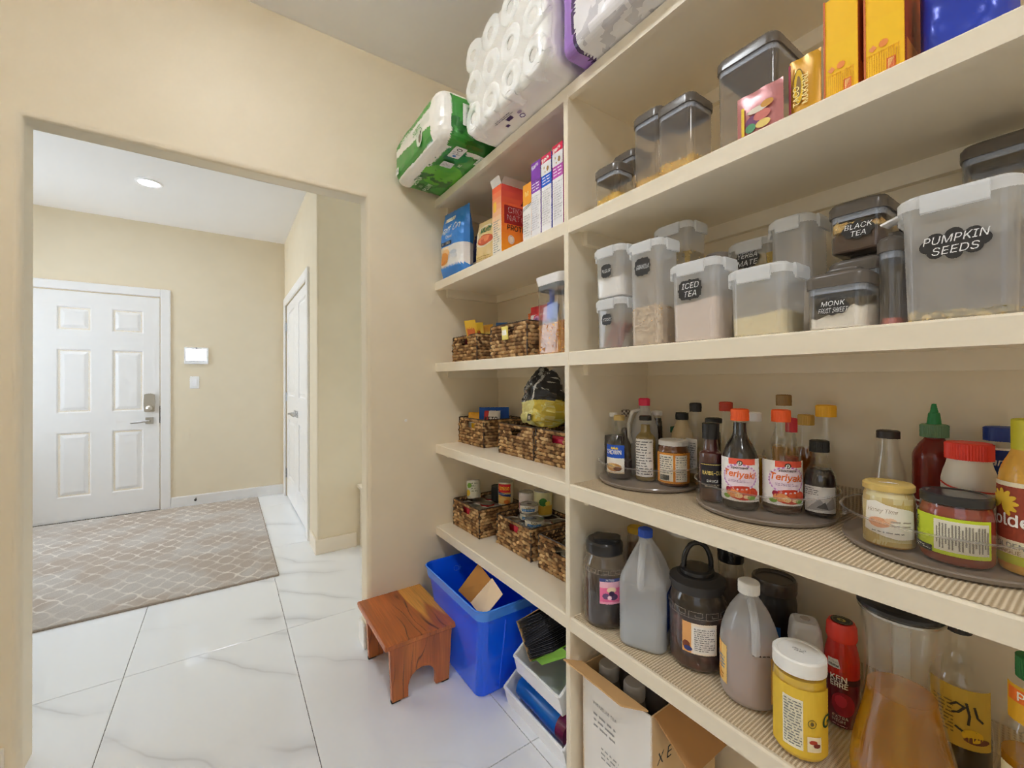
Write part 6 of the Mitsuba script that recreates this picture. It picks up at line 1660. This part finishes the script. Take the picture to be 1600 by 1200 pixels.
# green kitchen-roll pack
kp = thing('kitchen_roll_pack', 'green and white kitchen roll pack hanging out over the left end of the top shelf', 'paper pack')
m = crumple(soft_box(0.652, 1.120, 1.432, 1.938, 2.1315, 2.338, 0.052, 0.0085), 0.005, 14, 9)
def green_pack(c):
    y = 1.938 - c[:, 1]; z = c[:, 2] - 2.1315; x = c[:, 0] - 0.652
    g = np.array([58, 138, 52.0]); w = np.array([240, 238, 230.0]); dk = np.array([32, 100, 34.0])
    out = np.tile(w, (len(c), 1))
    front = x < 0.055
    near = (y > 0.452) & ~front
    under = (z < 0.02) & ~front & ~near
    n = meshkit.fbm(c * 20, 3, 2)
    band_ = front & (y < 0.44) & ((z > 0.150) | ((z < 0.100 - 0.10 * (y - 0.2)) & (z > 0.022)))
    out[band_] = g
    out[front & (z > 0.10) & (z < 0.14) & (y > 0.28) & (y < 0.42)] = [222, 226, 214]
    out[under] = g
    out[under & (x > 0.055) & (x < 0.064)] = w
    lf = under & (((x - 0.14) / 0.09) ** 2 + ((y - 0.23) / 0.10) ** 2 < 1)
    out[lf] = [92, 172, 44]
    out[under & (n > 0.56)] = dk
    out[near] = g
    out[near & (n > 0.58)] = dk
    out[near & (z > 0.185)] = w
    out[(y > 0.43) & (y < 0.462) & (z > 0.0)] = w
    return out
put(sub(kp, 'wrapper'), painted(m, green_pack), 'gloss')
U, W = (1, 0, 0), (0, -1, 0)
p = Print().rect(0.10, 0.03, 0.20, 0.115, (238, 238, 232)).bars(0.115, 0.04, 0.155, 0.105, (40, 40, 40), 2).small(0.162, 0.04, 0.196, 0.105, 6, (120, 120, 118), 4)
put(sub(kp, 'barcode'), p.flat((0.652, 1.4270, 2.1315 + 0.04), U, (0, 0, 1)), 'paper')
p = Print()
p.rect(0.085, 0.40, 0.135, 0.485, (232, 234, 236)).oval(0.110, 0.465, 0.012, 0.010, (70, 70, 74)).oval(0.110, 0.465, 0.008, 0.006, (232, 234, 236)).oval(0.110, 0.415, 0.008, 0.008, (70, 120, 190)).small(0.092, 0.425, 0.128, 0.450, 2, (150, 150, 156), 4)
p.rect(0.205, 0.40, 0.255, 0.470, (228, 232, 222)).small(0.208, 0.41, 0.235, 0.465, 5, (120, 160, 150), 5).oval(0.242, 0.425, 0.010, 0.014, (90, 110, 50))
p.rect(0.090, 0.315, 0.140, 0.360, (222, 224, 222)).bars(0.094, 0.319, 0.136, 0.356, (110, 108, 108), 5, True)
p.text('ULTRA', 0.075, 0.09, 0.020, (226, 236, 214), 'l', bold=True, rot=90, fit=0.10).text('2X', 0.105, 0.08, 0.014, (206, 226, 190), 'l', rot=90).text('PLUS', 0.140, 0.06, 0.022, (226, 236, 214), 'l', bold=True, rot=90, fit=0.10).text('X5', 0.170, 0.345, 0.014, (226, 236, 214), 'l', rot=90)
put(sub(kp, 'print'), p.flat((0.652, 1.938, 2.1282), U, W), 'paper')
for p in (Print().text('GREEN', 0.17, 0.128, 0.026, (232, 238, 226), bold=True, fit=0.20), Print().text('SOFT', 0.30, 0.105, 0.022, (90, 150, 80), bold=True),
          Print().rect(0.05, 0.030, 0.085, 0.060, (236, 236, 232)).text('7X', 0.067, 0.037, 0.016, (40, 60, 40), bold=True),
          Print().oval(0.33, 0.075, 0.030, 0.036, (214, 220, 206)).oval(0.335, 0.07, 0.014, 0.018, (120, 110, 90)).ringe(0.33, 0.075, 0.033, 0.039, 0.002, (70, 130, 60)).oval(0.345, 0.09, 0.006, 0.006, (60, 54, 48))):
    put(sub(kp, 'print'), p.flat((0.6480, 1.938, 2.1315), (0, -1, 0), (0, 0, 1)), 'paper')

# purple pack, mostly out of the frame
pp = thing('purple_paper_pack', 'purple and white paper pack beside the toilet rolls on the top shelf', 'paper pack')
m = crumple(soft_box(0.790, 1.080, 0.500, 0.905, 2.1318, 2.470, 0.030, 0.012), 0.004, 14, 11)
put(sub(pp, 'wrapper'), painted(m, lambda c: np.where((c[:, 1] > 0.855)[:, None], [152, 112, 186], np.where((c[:, 1] > 0.845)[:, None], [70, 50, 90], np.where((meshkit.fbm(c * 26, 2, 4) > 0.56)[:, None], [206, 204, 208], [236, 234, 236])))), 'gloss')

# ================================================================== ON THE FLOOR
def teak(p, n, uv):
    x, y, z = p.x, p.y, p.z
    along = dr.select(dr.abs(n.z) > 0.5, y, z)
    across = dr.select(dr.abs(n.y) > 0.5, x, dr.select(dr.abs(n.z) > 0.5, x, y))
    w = mikit.fbm(across * 9, along * 2.4, 3, 3)
    u = across * 24 + w * 5.5
    ringp = dr.abs(u - dr.floor(u) - 0.5)
    dark = dr.exp(-dr.square(ringp / 0.05)) * mikit.smoothstep(0.50, 0.68, mikit.fbm(across * 11 + 5, along * 2.0, 8, 3))
    sap = mikit.smoothstep(0.56, 0.66, mikit.fbm(across * 13 + 40, along * 2.1, 12, 2))
    fibre = mikit.fbm(across * 210, along * 9, 4, 3)
    c = mikit.mix(srgb((150, 78, 34)), srgb((190, 104, 46)), mikit.fbm(across * 16, along * 3, 20, 3) * 1.1)
    c = mikit.mix(c, srgb((222, 158, 66)), sap * dr.select(n.z > 0.5, 0.8, 0.12))
    c = c * (0.78 + 0.42 * fibre)
    return mikit.mix(c, srgb((58, 30, 18)), dr.clip(dark * 0.9, 0, 1))
bs('teak', two({'type': 'principled', 'base_color': mikit.proc(teak), 'roughness': 0.28, 'specular': 0.5, 'clearcoat': 0.4, 'clearcoat_gloss': 0.85}))
st = thing('step_stool', 'varnished wooden step stool with yellow and dark grain, in front of the blue bin', 'stool')
add(st, 'seat', box(0.485, 0.782, 1.550, 1.945, 0.212, 0.234, 0.004), 'teak', smooth=False)
def leg_panel(y0, y1):
    p = Polygon([(0.508, 0.212), (0.765, 0.212), (0.752, 0.006), (0.518, 0.006)])
    hole = union_all([affinity.translate(Point(0, 0).buffer(0.058, quad_segs=12), 0.638, 0.040), sbox(0.580, -0.1, 0.696, 0.040)])
    return prism_y(p.difference(hole), y0, y1)
for y0 in (1.566, 1.875):
    lg = add(st, 'leg', leg_panel(y0, y0 + 0.021), 'teak', smooth=False)
    for x in (0.528, 0.742):
        add(lg, 'foot_pad', box(x - 0.012, x + 0.022, y0 + 0.001, y0 + 0.020, 0.0, 0.0065, 0.001) if x < 0.6 else box(x - 0.022, x + 0.010, y0 + 0.001, y0 + 0.020, 0.0, 0.0065, 0.001), 'matte', (26, 24, 24), smooth=False, label='black foot pad')
add(st, 'stretcher', box(0.628, 0.648, 1.586, 1.876, 0.150, 0.205, 0.002), 'teak', smooth=False)
add(st, 'corner_block', box(0.515, 0.545, 1.845, 1.876, 0.180, 0.212, 0.002), 'satin', (196, 186, 170), smooth=False)
bw = thing('white_dish', 'shallow white dish on the tiles under the stool, half hidden', 'dish')
put(bw, mv(lathe([(0, 0.0), (0.045, 0.0), (0.074, 0.022), (0.078, 0.024), (0.078, 0.027), (0.071, 0.025), (0.044, 0.005), (0, 0.004)], 40), 0.655, 1.780), 'gloss', (226, 224, 220))

# blue recycling bin
rb = thing('recycling_bin', 'tall blue recycling bin under the lowest left shelf', 'bin')
cx0, cy0, cx1, cy1 = 0.932, 1.575, 0.930, 1.562
def bring(z, hx, hy, r, t):
    return ring(hx, hy, r, z, 6, cx0 + (cx1 - cx0) * t, cy0 + (cy1 - cy0) * t)
L = [(0.0, 0.130, 0.170, 0.030, 0), (0.006, 0.136, 0.176, 0.034, 0), (0.30, 0.164, 0.236, 0.036, 0.85), (0.335, 0.168, 0.243, 0.036, 0.95), (0.337, 0.176, 0.251, 0.040, 0.95), (0.372, 0.180, 0.256, 0.042, 1), (0.380, 0.184, 0.260, 0.044, 1), (0.384, 0.186, 0.262, 0.045, 1),
     (0.386, 0.182, 0.258, 0.042, 1), (0.378, 0.176, 0.252, 0.040, 1), (0.30, 0.160, 0.232, 0.034, 0.85), (0.012, 0.130, 0.170, 0.030, 0)]
add(rb, 'tub', loft([bring(*a) for a in L]), 'gloss', (12, 92, 248), 35)
add(rb, 'lip', loft([bring(*a) for a in [(0.345, 0.1785, 0.2535, 0.041, 1), (0.3722, 0.1805, 0.2565, 0.0422, 1), (0.380, 0.1848, 0.2608, 0.0445, 1), (0.3846, 0.1868, 0.2628, 0.0455, 1), (0.3868, 0.1822, 0.2582, 0.0422, 1)]], False, False), 'gloss', (70, 140, 246), 35, label='lighter blue rolled rim')
for sx in (0.4, -0.35):
    add(rb, 'rib', tube([(cx0 + 0.13 * sx, cy0 - 0.174 - 0.002, 0.012), (cx1 + 0.164 * sx, cy1 - 0.2385, 0.32)], 0.004, 8), 'gloss', (12, 92, 248), 40)
p = Print()
for k in range(3):
    a = math.radians(90 + 120 * k)
    q = Polygon([(-0.010, 0.014), (0.010, 0.014), (0.018, 0.002), (0.012, -0.002), (0.006, 0.007), (-0.006, 0.007)])
    q = q.difference(Polygon([(-0.007, 0.0115), (0.008, 0.0115), (0.013, 0.003), (0.012, 0.002), (0.0075, 0.0095), (-0.007, 0.0095)]))
    p.poly(affinity.rotate(affinity.translate(q, 0, 0.010), 120 * k, origin=(0, 0)), (206, 220, 250))
put(sub(rb, 'recycling_mark', 'white recycling arrows'), p.flat((0.7815, 1.560, 0.190), (0, -1, 0), (-0.10, 0, 1)), 'satin')
p = Print().ringe(0, 0, 0.014, 0.012, 0.002, (120, 160, 246)).line([(0.018, -0.01), (0.018, 0.012)], 0.002, (120, 160, 246)).line([(0.018, 0.0), (0.030, 0.0)], 0.002, (120, 160, 246))
put(sub(rb, 'inner_mark'), p.flat((0.90, 1.7905, 0.335), (1, 0, 0), (0, 0.15, 1)), 'satin')
cbx = thing('torn_carton', 'torn brown cardboard carton sticking out of the blue bin', 'cardboard')
add(cbx, 'panel', slab([(0.800, 1.574, 0.345), (0.800, 1.459, 0.340), (0.862, 1.412, 0.436), (0.885, 1.550, 0.446)], 0.003), 'matte', (172, 120, 62), smooth=False, label='brown inner side')
add(cbx, 'panel', slab([(0.772, 1.325, 0.352), (0.795, 1.457, 0.347), (0.862, 1.404, 0.446), (0.846, 1.305, 0.430)], 0.003), 'matte', (226, 202, 172), smooth=False, label='pale outer side')
add(cbx, 'panel', slab([(0.800, 1.574, 0.345), (0.885, 1.550, 0.446), (0.930, 1.585, 0.425), (0.850, 1.610, 0.335)], 0.003), 'matte', (150, 104, 56), smooth=False)

# white open-fronted stacking bins
def stack_bin(z, label, y0, y1):
    k = thing('stacking_bin', label, 'bin', 'white stacking bins')
    x0, x1, h, t = 0.885, 1.215, 0.148, 0.0045
    prof = Polygon([(x0, z), (x1, z), (x1, z + h), (x0 + 0.13, z + h), (x0 + 0.085, z + h - 0.012), (x0 - 0.014, z + 0.062)])
    for a in (y0, y1 - t):
        add(k, 'side', prism_y(prof, a, a + t), 'gloss', (234, 236, 240), smooth=False)
    add(k, 'base', box(x0, x1, y0, y1, z + 0.001, z + 0.006), 'gloss', (230, 232, 236), smooth=False)
    add(k, 'back', box(x1 - t, x1, y0, y1, z, z + h), 'gloss', (226, 228, 232), smooth=False)
    add(k, 'front_lip', [slab([(x0, y0, z), (x0, y1, z), (x0 - 0.016, y1, z + 0.064), (x0 - 0.016, y0, z + 0.064)], t), tube([(x0 - 0.016, y0, z + 0.064), (x0 - 0.016, y1, z + 0.064)], 0.0055, 8)], 'gloss', (238, 240, 244), 30)
    for a in (y0, y1):
        add(k, 'side_rim', tube([(x0 - 0.016, a, z + 0.064), (x0 + 0.083, a, z + h - 0.012), (x0 + 0.13, a, z + h), (x1, a, z + h)], 0.005, 8), 'gloss', (238, 240, 244), 40)
stack_bin(0.0, 'lower white open-fronted bin, holding a roll of blue bags', 0.995, 1.33)
stack_bin(0.152, 'upper white open-fronted bin, holding the black napkins', 1.015, 1.265)
br = thing('bag_roll', 'roll of blue bin bags with a dark red end in the lower white bin', 'roll')
m = mv(mv(lathe([(0, 0), (0.042, 0), (0.043, 0.002), (0.042, 0.10), (0.043, 0.20), (0.041, 0.235), (0, 0.235)], 36), rx=90), 0.948, 1.305, 0.052)
add(br, 'film', crumple(m, 0.003, 40, 3), 'gloss', (30, 112, 206), 40)
add(br, 'band', mv(mv(lathe([(0.014, 0.040), (0.0435, 0.040), (0.044, 0.0), (0.030, -0.006), (0.014, -0.002)], 36), rx=90), 0.948, 1.080, 0.052), 'gloss', (120, 36, 72), 40, label='dark red end')
# napkins
nb = thing('napkin_box', 'green carton torn open on a stack of black napkins, tipped in the upper white bin', 'box')
Un, Wn, On = np.array([0, -0.779, 0.627]), np.array([0, 0.627, 0.779]), np.array([0.892, 1.205, 0.215])
def nmap(m, o=On):
    v = np.asarray(m.vertices)
    return trimesh.Trimesh(o + v[:, :1] * Un + v[:, 1:2] * Wn + v[:, 2:3] * np.array([1.0, 0, 0.08]), m.faces, process=False)
rng = random.Random(4)
sheets = []
for i in range(30):
    t = 0.006 + i * 0.00405
    b = rng.uniform(0.0, 0.010)
    s = box(0.008, 0.190 - 0.02 * abs(i - 15) / 15, t, t + 0.0026, b, 0.16)
    v = s.vertices.copy(); v[:, 1] += 0.006 * np.sin(v[:, 0] * 26 + i * 0.25); s.vertices = v
    add(nb, 'napkin', nmap(s), 'matte', (30 + 24 * (i % 2), 30 + 24 * (i % 2), 36 + 24 * (i % 2)), smooth=False)
edge = lambda n, s0, s1, a, seed: [(s0 + (s1 - s0) * i / n, a + 0.008 * math.sin(i * 1.9 + seed) + 0.004 * math.sin(i * 4.1)) for i in range(n + 1)]
shell = [box(-0.001, 0.002, 0, 0.135, 0.004, 0.19), box(0, 0.21, -0.002, 0.001, 0.012, 0.19), box(0, 0.205, 0.132, 0.135, 0.020, 0.19)]
add(nb, 'carton', [nmap(m) for m in shell[:1] + shell[2:]], 'matte', (196, 164, 118), smooth=False, label='torn brown cardboard edge')
gp = Print().rect(0, 0, 0.215, 0.18, (110, 168, 54)).oval(0.17, 0.05, 0.020, 0.018, (222, 110, 130)).oval(0.17, 0.05, 0.012, 0.010, (240, 236, 220)).oval(0.09, 0.04, 0.05, 0.012, (86, 146, 44)).oval(0.19, 0.12, 0.03, 0.02, (134, 188, 70))
g = sub(nb, 'carton_face', 'green printed side with a pink flower')
put(g, nmap(shell[1]), 'paper', (110, 168, 54), smooth=False)
add(nb, 'torn_flap', nmap(trimesh.Trimesh(*[np.array(a) for a in ([(0.03, -0.002, 0.012), (0.215, -0.002, 0.012), (0.235, -0.030, 0.020), (0.07, -0.022, 0.004)], [[0, 1, 2], [0, 2, 3]])], process=False)), 'paper', (128, 182, 62), smooth=False, label='green torn flap')
put(sub(nb, 'print'), gp.flat(On + Wn * -0.0026 + np.array([0.012, 0, 0]), Un, (1, 0, 0.08)), 'paper')

# carton of bottles
bx = thing('bottle_carton', 'white and brown carton with its flaps open, holding grey-capped bottles, under the shelf of jugs', 'carton')
X0, X1, Y0, Y1, HB = 0.900, 1.190, 0.690, 0.940, 0.355
t = 0.004
add(bx, 'front_panel', box(X0, X0 + t, Y0, Y1, 0.0, HB), 'matte', (232, 230, 228), smooth=False, label='white front panel')
add(bx, 'side_panel', [box(X0, X1, Y0, Y0 + t, 0.0, HB), box(X0, X1, Y1 - t, Y1, 0.0, HB), box(X1 - t, X1, Y0, Y1, 0, HB), box(X0, X1, Y0, Y1, 0, t)], 'matte', (206, 176, 134), smooth=False)
add(bx, 'flap', slab([(X0, Y1 + 0.004, HB + 0.004), (X0, Y0 + 0.01, HB + 0.010), (X0 - 0.052, Y0 + 0.055, HB + 0.018), (X0 - 0.052, Y1 + 0.030, HB + 0.016)], 0.004), 'matte', (198, 160, 112), smooth=False, label='brown front flap')
add(bx, 'flap', slab([(X0 + 0.01, Y0, HB), (X1, Y0, HB), (X1, Y0 - 0.105, HB - 0.075), (X0 + 0.02, Y0 - 0.100, HB - 0.085)], 0.004), 'matte', (176, 132, 86), smooth=False, label='brown side flap')
p = Print().small(0.045, 0.195, 0.130, 0.245, 3, (150, 150, 150), 4).small(0.075, 0.120, 0.170, 0.160, 3, (160, 160, 160), 8)
p.text('PREMIUM TEA', 0.09, 0.262, 0.010, (140, 140, 140), fit=0.09)
put(sub(bx, 'print'), p.flat((X0, Y1, 0.0), (0, -1, 0), (0, 0, 1)), 'paper')
put(sub(bx, 'marker_writing', 'black marker letters'), Print().text('X E', 0.02, 0.22, 0.030, (50, 48, 48), 'l', shear=0.2).flat((X0, Y0, 0.0), (1, 0, 0), (0, 0, 1)), 'paper')
for i, (x, y) in enumerate(((0.955, 0.885), (0.955, 0.790), (1.050, 0.885), (1.050, 0.790))):
    k = thing('carton_bottle', 'grey-capped bottle in the open carton, ' + ('front left', 'front right', 'back left', 'back right')[i], 'bottle', 'bottles in the open carton')
    add(k, 'body', mv(lathe([(0, 0.005), (0.038, 0.005), (0.040, 0.010), (0.040, 0.26), (0.030, 0.31), (0.026, 0.33), (0, 0.33)], 28, 0), x, y, 0.0), 'gloss', (104, 100, 98), 40)
    add(k, 'cap', mv(lathe([(0, 0), (0.029, 0), (0.030, 0.004), (0.030, 0.036), (0.026, 0.042), (0, 0.043)], 28), x, y, 0.325), 'satin', (150, 148, 146), 35)
